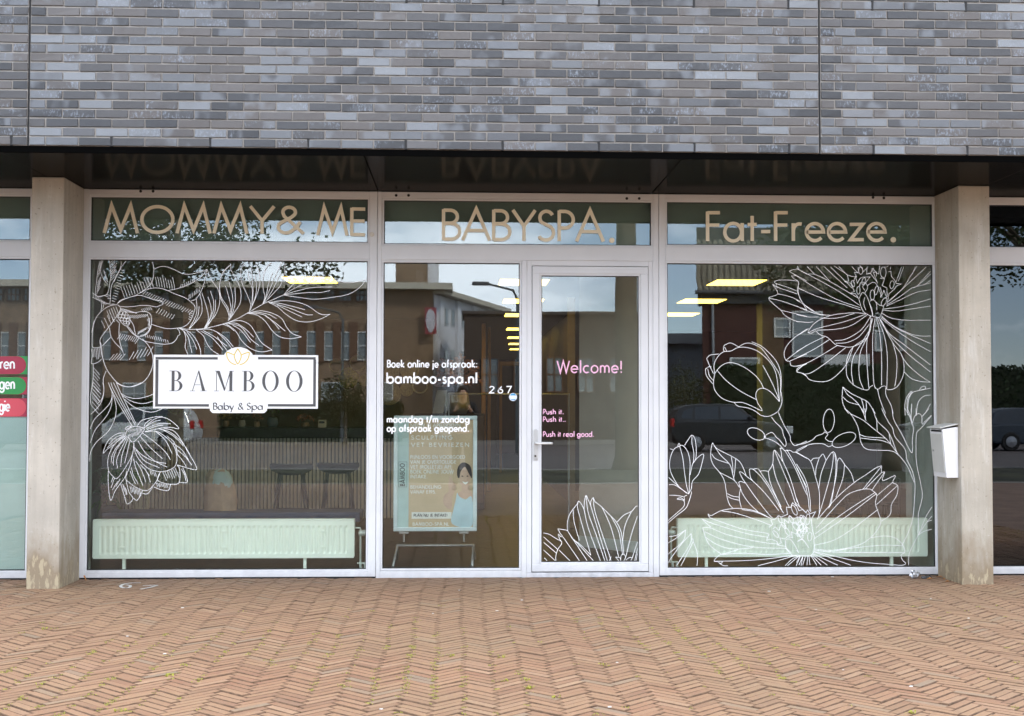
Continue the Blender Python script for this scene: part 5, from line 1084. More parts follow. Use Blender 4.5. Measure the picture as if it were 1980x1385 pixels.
MB().tube([(a.x, 3.8, 0), (a.x, 3.8, a.z), (b.x, 3.8, a.z), (b.x, 3.8, 0)], .012, 8).build('rail', m_steel, tf)
# right room: treatment table, shelf rack, pale column
tag(MB().box(at(1475, 900, 5.6).x, at(1517, 900, 5.6).x, 5.6, 5.9, 0, 2.6).build('interior_column', M('pale_column', (.3, .35, .35), .7), bevel=.006), 'pale square column inside the right shop room', 'column')
tb = empty('treatment_table', 'brown wooden low table behind the right radiator', 'table')
a, b = at(1430, 985, 3.5), at(1646, 985, 3.5); MB().box(a.x, b.x, 3.5, 4.1, a.z-.05, a.z).build('top', M('table_wood', (.2, .12, .06), .5, var=.2), tb, bevel=.006)
for x in (a.x+.05, b.x-.05):
    for y in (3.56, 4.04): MB().box(x-.025, x+.025, y-.025, y+.025, 0, a.z-.05).build('leg', m_black2, tb)
rk = empty('black_rack', 'black metal rack standing right of the low table in the right window', 'rack')
a, b = at(1636, 930, 2.6), at(1737, 930, 2.6)
for x in (a.x, a.x+(b.x-a.x)*.27, a.x+(b.x-a.x)*.66, b.x):
    for y in (2.6, 3.0): MB().box(x-.012, x+.012, y-.012, y+.012, 0, a.z).build('upright', m_black2, rk)
for z in (a.z, .35): MB().box(a.x-.012, b.x+.012, 2.588, 3.012, z, z+.025).build('shelf', m_black2, rk)
# poster stand
YP = .9
def pp(u, v): p = at(u, v, YP); return p.x, p.z
ps = empty('poster_stand', 'pale framed poster stand with woman and Dutch text behind the side window', 'poster stand')
X0, Z1 = pp(763.5, 804); X1, Zb = pp(922, 1027); X0b, _ = pp(759, 1026)
X0 = (X0+X0b)/2
fr = MB(); ring(fr, X0, X1, Zb, Z1, .034, YP-.02, YP+.012); fr.build('frame', M('stand_frame', (.68, .78, .78), .4, .3), ps, bevel=.005)
pb = MB().box(X0+.03, X1-.03, YP-.004, YP+.004, Zb+.03, Z1-.03).build('poster', M('poster_tan', (.62, .47, .29), .6, var=.06), ps)
xs = X0+.034+(X1-X0-.068)*.145
MB().box(X0+.031, xs, YP-.0055, YP-.0045, Zb+.031, Z1-.031).build('side_band', M('poster_mint', (.48, .64, .6), .6), pb)
m_pt = M('poster_white', (.85, .84, .76), .6)
def ptx(t, u0, v, u1, h, w, m=m_pt, tr=.14): text_mb(t, u0, v, u1, v, h, w, YP, YP-.0066, 0, tr).build('lettering', m, pb, fixn=False)
ptx('NIEUW IN APELDOORN', 794, 825.5, 890, 6, 1.2); ptx('SCULPTING', 795, 850, 875, 7.5, 1.5, tr=.3); ptx('VET BEVRIEZEN', 795, 864, 907, 7.5, 1.5, tr=.3)
for t, v, u1 in (('PIJNLOOS EN VOORGOED', 887, 899), ('VAN JE OVERTOLLIGE', 896.5, 882), ('VET (ROLLETJE) AF!', 906, 872), ('BOEK ONLINE JOUW', 915.5, 877), ('INTAKE.', 925, 827), ('BEHANDELING', 945, 853), ('VANAF E195.', 954.5, 843)): ptx(t, 793.5, v, u1, 6.4, 1.25)
a, b = pp(796, 990.5), pp(873, 1003); MB().box(a[0], b[0], YP-.0068, YP-.0058, b[1], a[1]).build('button_print', m_pt, pb)
text_mb('PLAN NU JE INTAKE!', 800, 999, 865, 999, 5.2, 1.1, YP, YP-.0076, 0, .14).build('lettering', M('poster_ink', (.12, .12, .11), .6), pb, fixn=False)
ptx('BAMBOO-SPA.NL', 798, 1016.5, 868, 6, 1.2)
def poly_px(pts, m, name, y, s=True):
    P = [pp(u, v) for u, v in (smooth_line([Vector(q) for q in pts], True, 4) if s else pts)]; MB().add([(x, y, z) for x, z in P], [tuple(range(len(P)))]).build(name, m, pb, fixn=False)
m_skin = M('print_skin', (.62, .42, .3), .6, var=.1, vscale=15); m_hair = M('print_hair', (.035, .025, .02), .6); m_top = M('print_top', (.5, .68, .72), .6)
poly_px([(868,985),(858,975),(858,960),(868,950),(874,940),(880,948),(874,962),(874,980)], m_skin, 'printed_arm', YP-.0058)
poly_px([(868,925),(871,920),(875,930),(881,938),(879,950),(869,950),(867,940)], m_skin, 'printed_hand', YP-.0062)
poly_px([(884,920),(885,905),(893,895),(903,896),(911,905),(912.5,925),(906,915),(899,903),(891,912),(888,925)], m_hair, 'printed_hair', YP-.0064)
poly_px([(888,917),(891,907),(899,902),(907,908),(909,920),(907,935),(900,942),(893,939),(889,930)], m_skin, 'printed_face', YP-.0060)
poly_px([(893,940),(907,938),(908,948),(912,952),(912,962),(885,962),(884,955),(893,949)], m_skin, 'printed_neck', YP-.00585)
poly_px([(884,953),(888,960),(900,966),(912.5,962),(912.8,1017),(874,1013),(877,985),(881,968)], m_top, 'printed_top', YP-.0063)
poly_px([(894,931),(900,933),(906,931),(900,937)], m_pt, 'printed_smile', YP-.0068)
for u in (894, 904): poly_px([(u-2.2,921),(u,919.6),(u+2.2,921),(u,922)], m_hair, 'printed_eye', YP-.0068)
a, b = pp(771, 893), pp(787, 942); lb = MB(); ring(lb, a[0], b[0], b[1], a[1], .0025, YP-.0068, YP-.006); lb.build('printed_logo_border', m_black2, pb)
# vertical BAMBOO on the band
vt = text_mb('BAMBOO', 0, 0, 44, 0, 9, 1.5, YP, 0, 0, .2); ox, oz = vt.v[0][0], vt.v[0][2]; q0 = pp(783, 940)
vt.v = [(q0[0]-(z-oz), YP-.0068, q0[1]+(x-ox)) for x, y, z in vt.v]; vt.build('lettering', m_black2, pb, fixn=False)
m_tube = M('stand_tube', (.38, .38, .36), .35, .6)
fy0, fy1 = YP-.2, YP+.22
for u in (781, 897):
    x = pp(u, 1035)[0]; MB().tube([(x, YP, Zb+.01), (x, YP, Zb-.09)], .009, 8).build('spring_post', m_tube, ps); MB().box(x-.04, x+.04, YP-.02, YP+.02, Zb-.022, Zb-.003).build('bracket', m_tube, ps, bevel=.004)
xa, xb = pp(768, 1060)[0], pp(915, 1060)[0]; zr = pp(800, 1055)[1]
MB().tube([(xa-.02, fy0-.1, .014), (xa+.0, YP, zr), (xb, YP, zr), (xb-.01, fy0-.1, .014)], .0125, 8).build('base_tube', m_tube, ps, smooth=True)
MB().tube([(xa, YP, zr), (xa-.01, fy1, .014)], .0125, 8).build('rear_foot', m_tube, ps); MB().tube([(xb, YP, zr), (xb+.01, fy1, .014)], .0125, 8).build('rear_foot', m_tube, ps)
# radiators
m_rad = M('radiator_enamel', (.80, .85, .73), .35, var=.03)
def radiator(label, u0, v0, u1, v1, valve, Y=.17):
    e = empty('radiator', label, 'radiator', 'panel radiators under the shop windows')
    a, b = at(u0, v0, Y), at(u1, v1, Y); x0, x1, z0, z1 = a.x, b.x, b.z, a.z
    mb = MB(); pitch = .0417; N_ = int((x1-x0-.07)/pitch); off = (x1-x0-N_*pitch)/2; zi0, zi1 = z0+.03, z1-.035
    xs_ = [x0]; ys_ = [0]
    # pressed front sheet: shallow vertical channels with rounded ends
    mb.box(x0, x1, Y, Y+.012, z0, zi0); mb.box(x0, x1, Y, Y+.012, zi1, z1); mb.box(x0, x0+off, Y, Y+.012, zi0, zi1); mb.box(x1-off, x1, Y, Y+.012, zi0, zi1)
    for k in range(N_):
        xa = x0+off+k*pitch; w = pitch; c = .009; d = .008; ee = .022
        f0 = [(xa, Y), (xa+w*.5-c*1.6, Y), (xa+w*.5-c*.6, Y+d), (xa+w*.5+c*.6, Y+d), (xa+w*.5+c*1.6, Y), (xa+w, Y)]
        vsx = []
        for zz_, dd in ((zi0, 0), (zi0+ee, 1), (zi1-ee, 1), (zi1, 0)): vsx += [(x_, Y+(y_-Y)*dd, zz_) for x_, y_ in f0]
        mb.add(vsx, [(r_*6+i, r_*6+i+1, (r_+1)*6+i+1, (r_+1)*6+i) for r_ in range(3) for i in range(5)])
    mb.build('front_panel', m_rad, e, fixn=True)
    MB().box(x0+.004, x1-.004, Y+.0125, Y+.06, z0+.01, z1-.006).build('core', m_rad, e); MB().box(x0, x1, Y+.0605, Y+.072, z0, z1).build('rear_panel', m_rad, e)
    g_ = MB().box(x0-.004, x1+.004, Y-.003, Y+.078, z1+.0005, z1+.012); g_.build('top_grille', m_rad, e, bevel=.004)
    MB().box(x0-.004, x0-.0005, Y, Y+.074, z0+.01, z1).build('side_panel', m_rad, e); MB().box(x1+.0005, x1+.004, Y, Y+.074, z0+.01, z1).build('side_panel', m_rad, e)
    for q in (.11, .5, .88):
        xq = x0+(x1-x0)*q
        for zz_ in (.3, .72): MB().box(xq-.022, xq+.022, Y-.004, Y+.001, z0+(z1-z0)*zz_-.008, z0+(z1-z0)*zz_+.008).build('bracket_lug', m_rad, e, bevel=.002)
    for q in (.115, .81 if valve > 0 else .86): xq = x0+(x1-x0)*q; MB().box(xq-.011, xq+.011, Y+.02, Y+.05, 0, z0+.02).build('leg', m_rad, e)
    xv = x1+.045 if valve > 0 else x0-.045; sg_ = 1 if valve > 0 else -1
    m_pipe = M('pipe_pale', (.5, .54, .48), .4, .2)
    MB().tube([(xv-sg_*.05, Y+.035, z1-.06), (xv, Y+.035, z1-.06), (xv+sg_*.004, Y+.035, z1-.075), (xv+sg_*.004, Y+.035, .09)], .008, 8).build('pipe', m_pipe, e)
    MB().lathe([(.001, -.02), (.02, -.02), (.024, .0), (.024, .025), (.018, .04), (.001, .04)], (xv+sg_*.01, Y+.035, z1-.1), 14, 'x').build('valve', m_pipe, e, smooth=True)
    MB().tube([(xv-.02, Y+.035, .09), (xv+.05, Y+.035, .09)], .007, 8).build('pipe', m_pipe, e); MB().tube([(xv+.004, Y+.035, .09), (xv+.01, Y+.035, 0)], .011, 8).build('pipe', m_pipe, e); MB().tube([(xv+.04, Y+.035, .09), (xv+.046, Y+.035, 0)], .011, 8).build('pipe', m_pipe, e)
radiator('pale green panel radiator under the left window beside the bench', 180.5, 1008, 684, 1079, 1)
radiator('pale green panel radiator under the right window, drawn over by the peony', 1311, 1006, 1793, 1076, -1)

# ------------------------------------------------------------------ across the street: what the shop glass mirrors
m_bb = M('brown_brick', (.26, .175, .11), .85, var=.22, vscale=3, bmp=.3, bscale=40); m_pale = M('pale_render', (.8, .8, .82), .85, var=.06); m_cornice = M('cornice_beige', (.55, .5, .4), .7)
m_pier = M('brick_pier', (.16, .09, .055), .85, var=.2); m_sash = M('sash_white', (.6, .6, .58), .6); m_win = M('window_sky_tint', (.2, .225, .235), .12, spec=.8); m_slate = M('roof_slate', (.07, .07, .075), .8)  # window pane colour lightened to stand in for reflected sky
LA = 50.6
def win(par, u0, v0, u1, v1, L, n=1, frame=m_sash, fr=.06, cross=True, y_out=.08):
    a, b = mir(u0, v0, L), mir(u1, v1, L); x0, x1 = sorted((a.x, b.x)); z0, z1 = sorted((a.z, b.z))
    w = MB(); rg = fr; y = -L
    w.box(x0, x1, y-.02, y+y_out, z0, z0+rg).box(x0, x1, y-.02, y+y_out, z1-rg, z1).box(x0, x0+rg, y-.02, y+y_out, z0+rg, z1-rg).box(x1-rg, x1, y-.02, y+y_out, z0+rg, z1-rg)
    if cross: w.box(x0+rg, x1-rg, y-.02, y+y_out-.02, (z0+z1)/2-.03, (z0+z1)/2+.03)
    for k in range(1, n): xm = x0+(x1-x0)*k/n; w.box(xm-.025, xm+.025, y-.02, y+y_out-.01, z0+rg, z1-rg)
    o = w.build('window', frame, par); MB().box(x0+rg, x1-rg, y-.015, y+.02, z0+rg, z1-rg).build('window_pane', m_win, o)
A = empty('brick_office', 'long brown brick office block mirrored in the left window', 'building')
a0, a1 = mir(-420, 561, LA), mir(838, 561, LA); ztop = a1.z; gz = -.17
MB().box(a0.x, a1.x, -LA-9, -LA, gz, ztop).build('wall', m_bb, A)
MB().box(a0.x-.5, a1.x+.9, -LA-9, -LA+.7, ztop, ztop+.3).build('roof_edge', m_cornice, A)
tw0, tw1 = mir(765, 495, LA+5), mir(828, 495, LA+5); MB().box(tw0.x, tw1.x, -LA-9, -LA-5, ztop, tw0.z).build('tower', m_bb, A); MB().box(tw1.x+.01, tw1.x+.5, -LA-8.5, -LA-5.1, ztop, tw0.z).build('tower_side', m_pale, A)
u = -370
while u < 735:
    win(A, u, 557, u+26, 584, LA, 3, m_pier); u += 32
u = -359
while u < 700:
    win(A, u, 642, u+21, 697, LA, 1); c = mir(u+26, 640, LA); d = mir(u+29, 700, LA); MB().box(c.x-.2, d.x+.1, -LA-.01, -LA+.12, d.z, c.z+.4).build('pier', m_pier, A); u += 32.8
u = -340
while u < 740:
    win(A, u, 738, u+44, 782, LA, 2); u += 96
# wing that runs back from the corner
B = empty('pale_wing', 'pale rendered wing with paired windows behind the brick office corner', 'building')
e0 = Vector((a1.x+.05, -LA-.3, 0)); q = mir(966, 590, 62.8); e1 = Vector((q.x, -62.8, 0)); dv = (e1-e0); Lw = dv.length; dv.normalize(); nv = Vector((-dv.y, dv.x, 0))
if nv.y < 0: nv = -nv
def wb(mb, s0, s1, o0, o1, z0, z1):
    P = [e0+dv*s+nv*o for s, o in ((s0,o0),(s1,o0),(s1,o1),(s0,o1))]
    return mb.add([(p.x,p.y,z0) for p in P]+[(p.x,p.y,z1) for p in P], [(3,2,1,0),(4,5,6,7),(0,1,5,4),(1,2,6,5),(2,3,7,6),(3,0,4,7)])
wb(MB(), 0, Lw, -5, 0, gz, 6.6).build('wall', m_pale, B); wb(MB(), -.2, Lw+.5, -5, .55, 6.6, 6.85).build('roof_edge', m_cornice, B); wb(MB(), 2.2, 3.4, -2.4, -1.6, 6.85, 8.0).build('chimney', m_bb, B)
for k in range(4):
    s = Lw*(.06+.235*k)
    wb(MB(), s-.22, s+.22, .0, .14, gz, 6.6).build('pilaster', m_pale, B)
    for j in (0, 1):
        s0 = s+.85+j*1.1
        for z0, z1 in ((5.2, 6.1), (2.8, 4.1), (.6, 1.9)):
            o = wb(MB(), s0, s0+.64, .0, .03, z0, z1).build('window', m_sash, B); wb(MB(), s0+.08, s0+.56, .031, .045, z0+.06, z1-.06).build('window_pane', m_win, o)
sgn = empty('wall_sign', 'red and white oval sign hanging at the office corner across the street', 'sign')
p, q = mir(822, 594, LA-.4), mir(844, 647, LA-.4); MB().box(p.x, q.x, -LA+.36, -LA+.42, q.z, p.z).build('board', M('sign_red', (.36, .06, .07), .6), sgn)
cx, cz, rx, rz = (p.x+q.x)/2, (p.z+q.z)/2, (q.x-p.x)*.42, (p.z-q.z)*.44; MB().prism([(cx+rx*cos(t), cz+rz*sin(t)) for t in (2*pi*k/20 for k in range(20))], -LA+.43, -LA+.45).build('oval', M('sign_pale', (.62, .58, .6), .6), sgn)
# low brown hall
LC = 47.
D_ = empty('brown_hall', 'low dark brown hall mirrored in the glass door', 'building')
a, b = mir(897, 607, LC), mir(1268, 607, LC); MB().box(a.x, b.x, -LC-5, -LC, gz, a.z).build('wall', M('brown_cladding', (.075, .05, .035), .7, var=.15), D_); MB().box(a.x-.1, b.x+.1, -LC-5, -LC+.12, a.z, a.z+.14).build('roof_edge', M('hall_edge', (.1, .075, .06), .6), D_)
u = 930
while u < 1250: win(D_, u, 690, u+34, 760, LC, 2, m_pier); u += 62
# grey shed and house with tiled roof
LS = 52.
S_ = empty('grey_shed', 'grey shed with dark pitched roof left of the brick house across the street', 'shed')
a, b = mir(1225, 665, LS), mir(1385, 665, LS); MB().box(a.x, b.x, -LS-4, -LS, gz, a.z).build('wall', M('shed_grey', (.42, .45, .5), .7), S_)
r = mir(1300, 640, LS); MB().prism_x([(-LS+.4, a.z), (-LS-4.2, a.z), (-LS-2, r.z)], a.x-.3, b.x+.3).build('roof', m_slate, S_)
LH = 47.
Hs = empty('brick_house', 'dark red brick house with tiled roof and gutter mirrored in the right window', 'house')
a, b = mir(1358, 567, LH), mir(1790, 567, LH); zi = a.z
def skew(mb): mb.v = [(x+max(0, -LH-y)*.2, y, z) for x, y, z in mb.v]; return mb      # the house stands askew to the street
skew(MB().box(a.x, b.x, -LH-7, -LH, gz, zi)).build('wall', M('red_brick', (.075, .03, .022), .85, var=.22, vscale=4, bmp=.4, bscale=30), Hs)
rz_ = mir(1400, 440, LH+3.5).z
rf = skew(MB().prism_x([(-LH+.45, zi-.05), (-LH+.45, zi+.05), (-LH-3.5, rz_), (-LH-7.4, zi+.05), (-LH-7.4, zi-.05)], a.x-.3, b.x+.3)).build('roof', M('roof_tile_base', (.03, .028, .024), .85), Hs)
m_tile = M('roof_tile', (.17, .15, .105), .8, var=.35, vscale=2)
me = MB().lathe([(.001, 0), (.11, 0), (.1, .36), (.001, .36)], (0, 0, 0), 8).mesh('roof_tile'); me.materials.append(m_tile)
sl = Vector((0, -3.95, rz_-zi-.05)); ln = sl.length; ang = math.atan2(3.95, rz_-zi-.05)
nt_ = 0
for r_ in range(int(ln/.34)):
    x = a.x-.15+max(0, r_*.34/ln*3.95-.45)*.2
    while nt_ < 290 and x < a.x+6.5:
        pz = Vector((x, -LH+.45, zi+.05))+sl*(r_*.34/ln); placed('roof_tile', me, rf, pz, (ang, 0, 0), (1, .5, 1.05)); x += .26; nt_ += 1
MB().tube([(a.x-.4, -LH+.5, zi-.02), (b.x+.3, -LH+.5, zi-.02)], .09, 8).build('gutter', m_slate, Hs); c = mir(1379, 600, LH-.15); MB().tube([(c.x, -LH+.12, gz), (c.x, -LH+.12, zi-.05)], .06, 8).build('downpipe', M('zinc', (.3, .31, .32), .5), Hs)
MB().box(a.x-.05, b.x, -LH+.001, -LH+.2, zi-.5, zi-.12).build('fascia', m_slate, Hs)
for q in ((1497,615,1530,652), (1532,602,1592,690), (1690,605,1752,680), (1410,690,1470,760)): win(Hs, *q, LH, 1, m_sash, .09)
c, d = mir(1590, 686, LH-.1), mir(1676, 718, LH-.1); MB().box(c.x, d.x, -LH+.05, -LH+.6, d.z, c.z).build('white_canopy', m_sash, Hs)
# trees
m_bark = M('tree_bark', (.14, .115, .08), .9, var=.3, vscale=4, bmp=1, bscale=12); m_lf = [M('tree_leaf_%d' % i, c, .6, var=.45, vscale=1.2) for i, c in enumerate(((.05, .075, .022), (.035, .055, .018), (.085, .09, .025)))]
def tree(label, x, y, z0, tr, hc, h, rx, nleaf, seed, lm, leaf=.16, lean=0):
    r = random.Random(seed); e = empty('street_tree', label, 'tree', 'trees along the street'); e.location = (x, y, z0)
    mb = MB(); top = Vector((lean, 0, h*.8)); mb.tube([(0, 0, -.1), (0, 0, .3), (lean*.3, .0, hc*.6), (lean*.6, .03, hc), top], [tr*1.5, tr*1.05, tr, tr*.85, tr*.2], 10)
    tips = []
    for k in range(11):
        t = r.uniform(0, 2*pi); s = Vector((lean*.6, 0, hc+r.uniform(-.1, .5)*(h-hc)*.6)); q = s+Vector((cos(t)*rx*r.uniform(.5, .95), sin(t)*rx*r.uniform(.5, .95), (h-hc)*r.uniform(.12, .5)))
        mb.tube([s, (s+q)/2+Vector((0, 0, .2)), q], [tr*.38, tr*.22, tr*.06], 6); tips.append(q)
    mb.build('trunk', m_bark, e, smooth=True)
    cl = [(q, r.uniform(.5, .95)) for q in tips]+[(Vector((lean+r.gauss(0, rx*.45), r.gauss(0, rx*.45), hc+(h-hc)*r.uniform(.08, 1))), r.uniform(.45, .9)) for _ in range(20)]
    lf = MB()
    for _ in range(nleaf):
        c, s = cl[r.randrange(len(cl))]; d = Vector((r.gauss(0, 1), r.gauss(0, 1), r.gauss(0, .8))); d = d.normalized()*s*r.random()**.4
        c = c+d; l = leaf*r.uniform(.6, 1.3); ax = Vector((r.gauss(0,1), r.gauss(0,1), r.gauss(0,.6))).normalized()*l; bx = ax.orthogonal().normalized()*l*.45
        lf.add([c-ax*.5, c+bx*.6, c+ax*.5, c-bx*.6], [(0,1,2,3)])
    tag(lf.build('crown', lm, e, fixn=False), kind='stuff')
p = mir(1212, 900, 19.0); tree('thick bare trunked street tree mirrored in the glass door', p.x, -19.0, -.1, .24, 6.6, 10, 2.8, 3500, 5, m_lf[0])
p = mir(338, 900, 18.6); tree('leafy street tree mirrored behind the orchid drawing', p.x, -18.6, -.1, .17, 3.6, 7.6, 2.5, 11000, 6, m_lf[0], .12)
p = mir(1640, 900, 18.6); tree('dense dark street tree mirrored behind the open flower drawing', p.x+1.0, -18.6, -.1, .2, 3.2, 7.8, 2.6, 13000, 8, m_lf[0], .12)
p = mir(2050, 900, 18.6); tree('street tree mirrored in the dark neighbouring window at the right', p.x, -18.7, -.1, .2, 3.6, 8.2, 2.4, 9000, 18, m_lf[0], .12)
p = mir(668, 800, 40.5); tree('small round crowned tree mirrored beside the moss disc', p.x, -40.5, -.17, .06, 1.15, 2.4, .75, 2200, 12, m_lf[2], .12)
p = mir(1322, 760, 41.5); tree('sparse young tree in front of the grey shed', p.x, -41.5, -.17, .05, 1.0, 3.3, .8, 1500, 13, m_lf[2], .12)
# hedges
def hedge(label, u0, u1, v, L, th, seed, n, group='hedges across the street'):
    r = random.Random(seed); a, b = mir(u0, v, L), mir(u1, v, L); e = empty('hedge', label, 'hedge', group)
    MB().box(a.x+.1, b.x-.1, -L-th, -L-.1, -.2, a.z-.1).build('core', M('hedge_core', (.022, .03, .012), .9), e)
    lf = MB()
    for _ in range(n):
        f = r.random(); x = r.uniform(a.x, b.x); y, z = (-L+r.gauss(-.06, .05), r.uniform(-.2, a.z)) if f < .75 else (r.uniform(-L-th, -L), a.z+r.gauss(-.04, .06)); c = Vector((x, y, z)); l = .09*r.uniform(.6, 1.4)
        ax = Vector((r.gauss(0,1), r.gauss(0,1), r.gauss(0,1))).normalized()*l; bx = ax.orthogonal().normalized()*l*.5; lf.add([c-ax, c+bx, c+ax, c-bx], [(0,1,2,3)])
    tag(lf.build('foliage', m_lf[1], e, fixn=False), kind='stuff')
hedge('tall dark hedge mirrored behind the tulip drawing', 1380, 2150, 706, 42.8, 1.2, 1, 7000); hedge('low clipped hedge in front of the brick office', 420, 780, 778, 44., .8, 2, 2600); hedge('low hedge mirrored beneath the orchid drawing', 150, 330, 770, 44., .8, 3, 1500)
# parked cars
m_tyre = M('tyre', (.018, .018, .018), .85); m_rim = M('rim', (.4, .4, .42), .35, .8); m_cglass = M('car_glass', (.03, .036, .04), .06, spec=.9); m_red = M('tail_lamp', (.45, .015, .012), .25); m_lamp = M('head_lamp', (.6, .62, .62), .15)
def car(label, x, y, z, facing, col, suv=0):
    """facing = -1: nose to -x"""
    e = empty('parked_car', label, 'car', 'cars parked across the street'); m = M('car_paint', col, .25, .2, var=.02, spec=.7); f = -facing
    T = lambda pts: [(x+f*a, z+b) for a, b in pts]
    def fix(pts): return pts if f > 0 else pts[::-1]
    h = .12*suv
    body = [(-2.0,.32),(-1.55,.24),(1.75,.24),(2.05,.34),(2.1,.62),(2.02,.92+h),(1.5,.97+h),(-.75,.93+h),(-1.7,.8+h),(-2.02,.66)]
    b_ = MB(); b_.prism(fix(T(body)), y-.86, y+.86); b_.build('body', m, e, bevel=.09, seg=3)
    cab = [(-.85,.9+h),(2.0,.9+h),(1.82,1.3+h),(1.6,1.43+h),(.95,1.48+h),(.05,1.46+h),(-.2,1.38+h)]
    n_ = len(cab); ins = .13; mb = MB(); P0 = fix(T(cab))
    zlo, zhi = z+.9+h, z+1.48+h
    yy = lambda zz, s: y+s*(.84-ins*1.2*(zz-zlo)/(zhi-zlo))
    mb.add([(a, yy(b, -1), b) for a, b in P0]+[(a, yy(b, 1), b) for a, b in P0], [tuple(range(n_)), tuple(range(2*n_-1, n_-1, -1))]+[(i, i+n_, (i+1) % n_+n_, (i+1) % n_) for i in range(n_)])
    mb.build('cabin', m, e, bevel=.04, seg=2)
    for s in (-1, 1):
        for g4 in ([(-.68,.96+h),(.42,.96+h),(.42,1.38+h),(.06,1.39+h),(-.12,1.32+h)], [(.5,.96+h),(1.3,.96+h),(1.28,1.38+h),(.5,1.39+h)], [(1.38,.98+h),(1.78,1.02+h),(1.66,1.26+h),(1.36,1.36+h)]):
            q = T(g4); MB().add([(a, yy(b, s)+s*.006, b) for a, b in q]+[(a, yy(b, s)-s*.02, b) for a, b in q], [tuple(range(len(q))), tuple(range(2*len(q)-1, len(q)-1, -1))]+[(i, (i+1) % len(q), (i+1) % len(q)+len(q), i+len(q)) for i in range(len(q))]).build('window', m_cglass, e)
        for wx in (-1.27, 1.27):
            w = MB().lathe([(.001, -.1), (.3, -.1), (.33, -.06), (.33, .06), (.3, .1), (.001, .1)], (x+f*wx, y+s*.8, z+.33), 22, 'y').build('wheel', m_tyre, e, smooth=False); MB().lathe([(.001, .0), (.2, .0), (.19, .03), (.001, .05)], (x+f*wx, y+s*.8+(.085 if s > 0 else -.135), z+.33), 14, 'y').build('rim', m_rim, w)
        MB().box(*sorted((x+f*1.99, x+f*2.09)), *sorted((y+s*.55, y+s*.87)), z+.72+h, z+1.0+h).build('tail_light', m_red, e, bevel=.02); MB().box(*sorted((x-f*2.02, x-f*1.8)), *sorted((y+s*.5, y+s*.86)), z+.62, z+.75+h).build('headlight', m_lamp, e, bevel=.03)
        MB().box(*sorted((x-f*.62, x-f*.5)), *sorted((y+s*.86, y+s*1.02)), z+.95+h, z+1.08+h).build('mirror', m, e, bevel=.02)
    q = T([(1.9,1.0+h),(1.79,1.3+h)]); MB().add([(q[0][0]+f*.03, y-.6, q[0][1]), (q[0][0]+f*.03, y+.6, q[0][1]), (q[1][0]+f*.03, y+.52, q[1][1]), (q[1][0]+f*.03, y-.52, q[1][1])], [(0,1,2,3)]).build('rear_window', m_cglass, e)
    q = T([(-.8,.97+h),(-.24,1.36+h)]); MB().add([(q[0][0]-f*.03, y-.68, q[0][1]), (q[0][0]-f*.03, y+.68, q[0][1]), (q[1][0]-f*.03, y+.58, q[1][1]), (q[1][0]-f*.03, y-.58, q[1][1])], [(0,1,2,3)]).build('windscreen', m_cglass, e)
p = mir(383, 830, 34.); car('white hatchback mirrored below the BAMBOO sign', p.x-2.1, -34., -.195, -1, (.62, .63, .62))
p = mir(1290, 830, 33.5); car('dark car with pale roof bars mirrored in the right window', p.x+2.1, -33.5, -.195, 1, (.012, .014, .017), 1)
p = mir(225, 830, 34.); car('dark blue car parked ahead of the white hatchback', p.x-3.0, -34., -.195, -1, (.02, .03, .06))
p = mir(1990, 830, 33.5); car('blue grey car mirrored in the dark neighbouring window', p.x+.3, -33.5, -.195, 1, (.03, .042, .06))
# street lamp
def lamp(label, u, v, L):
    p = mir(u, v, L); e = empty('street_lamp', label, 'street lamp', 'lamps across the street'); MB().tube([(p.x, -L, -.2), (p.x, -L, p.z-.3), (p.x-.15, -L+.05, p.z), (p.x-1.0, -L+.3, p.z+.18)], [.07, .05, .04, .035], 8).build('pole', M('lamp_pole', (.12, .13, .13), .5, .5), e)
    MB().box(p.x-1.5, p.x-.95, -L+.2, -L+.42, p.z+.12, p.z+.24).build('lamp_head', M('lamp_head', (.1, .1, .11), .5), e, bevel=.03)
lamp('curved grey street lamp mirrored at the right edge of the side window', 1001, 560, 32.); lamp('thin pale street lamp mirrored between the wall hoops', 662, 605, 42.)

# ------------------------------------------------------------------ the person taking the picture (seen only as a reflection)
def skin_mesh(name, joints, edges, m, parent, root):
    """tapered continuous surface grown over a joint skeleton"""
    keys = list(joints); me = bpy.data.meshes.new(name); me.from_pydata([joints[k][0] for k in keys], [(keys.index(a), keys.index(b)) for a, b in edges], []); me.materials.append(m)
    o = bpy.data.objects.new(name, me); C.objects.link(o)
    if parent is not None: o.parent = parent
    o.modifiers.new('skin', 'SKIN').use_smooth_shade = True
    for k, q in zip(keys, me.skin_vertices[0].data):
        r = joints[k][1]; q.radius = r if isinstance(r, tuple) else (r, r); q.use_root = (k == root)
    s = o.modifiers.new('smooth', 'SUBSURF'); s.levels = 1; s.render_levels = 2
    return o
px_, py_ = 2.9, -10.30
J = {'pel': ((px_, py_, .88), (.13, .1)), 'spi': ((px_, py_, 1.05), (.12, .09)), 'che': ((px_, py_, 1.25), (.14, .1)), 'nek': ((px_, py_+.01, 1.40), .05), 'hed': ((px_, py_+.03, 1.49), (.07, .085)), 'crn': ((px_, py_+.02, 1.585), (.066, .08))}
Ed = [('pel', 'spi'), ('spi', 'che'), ('che', 'nek'), ('nek', 'hed'), ('hed', 'crn')]
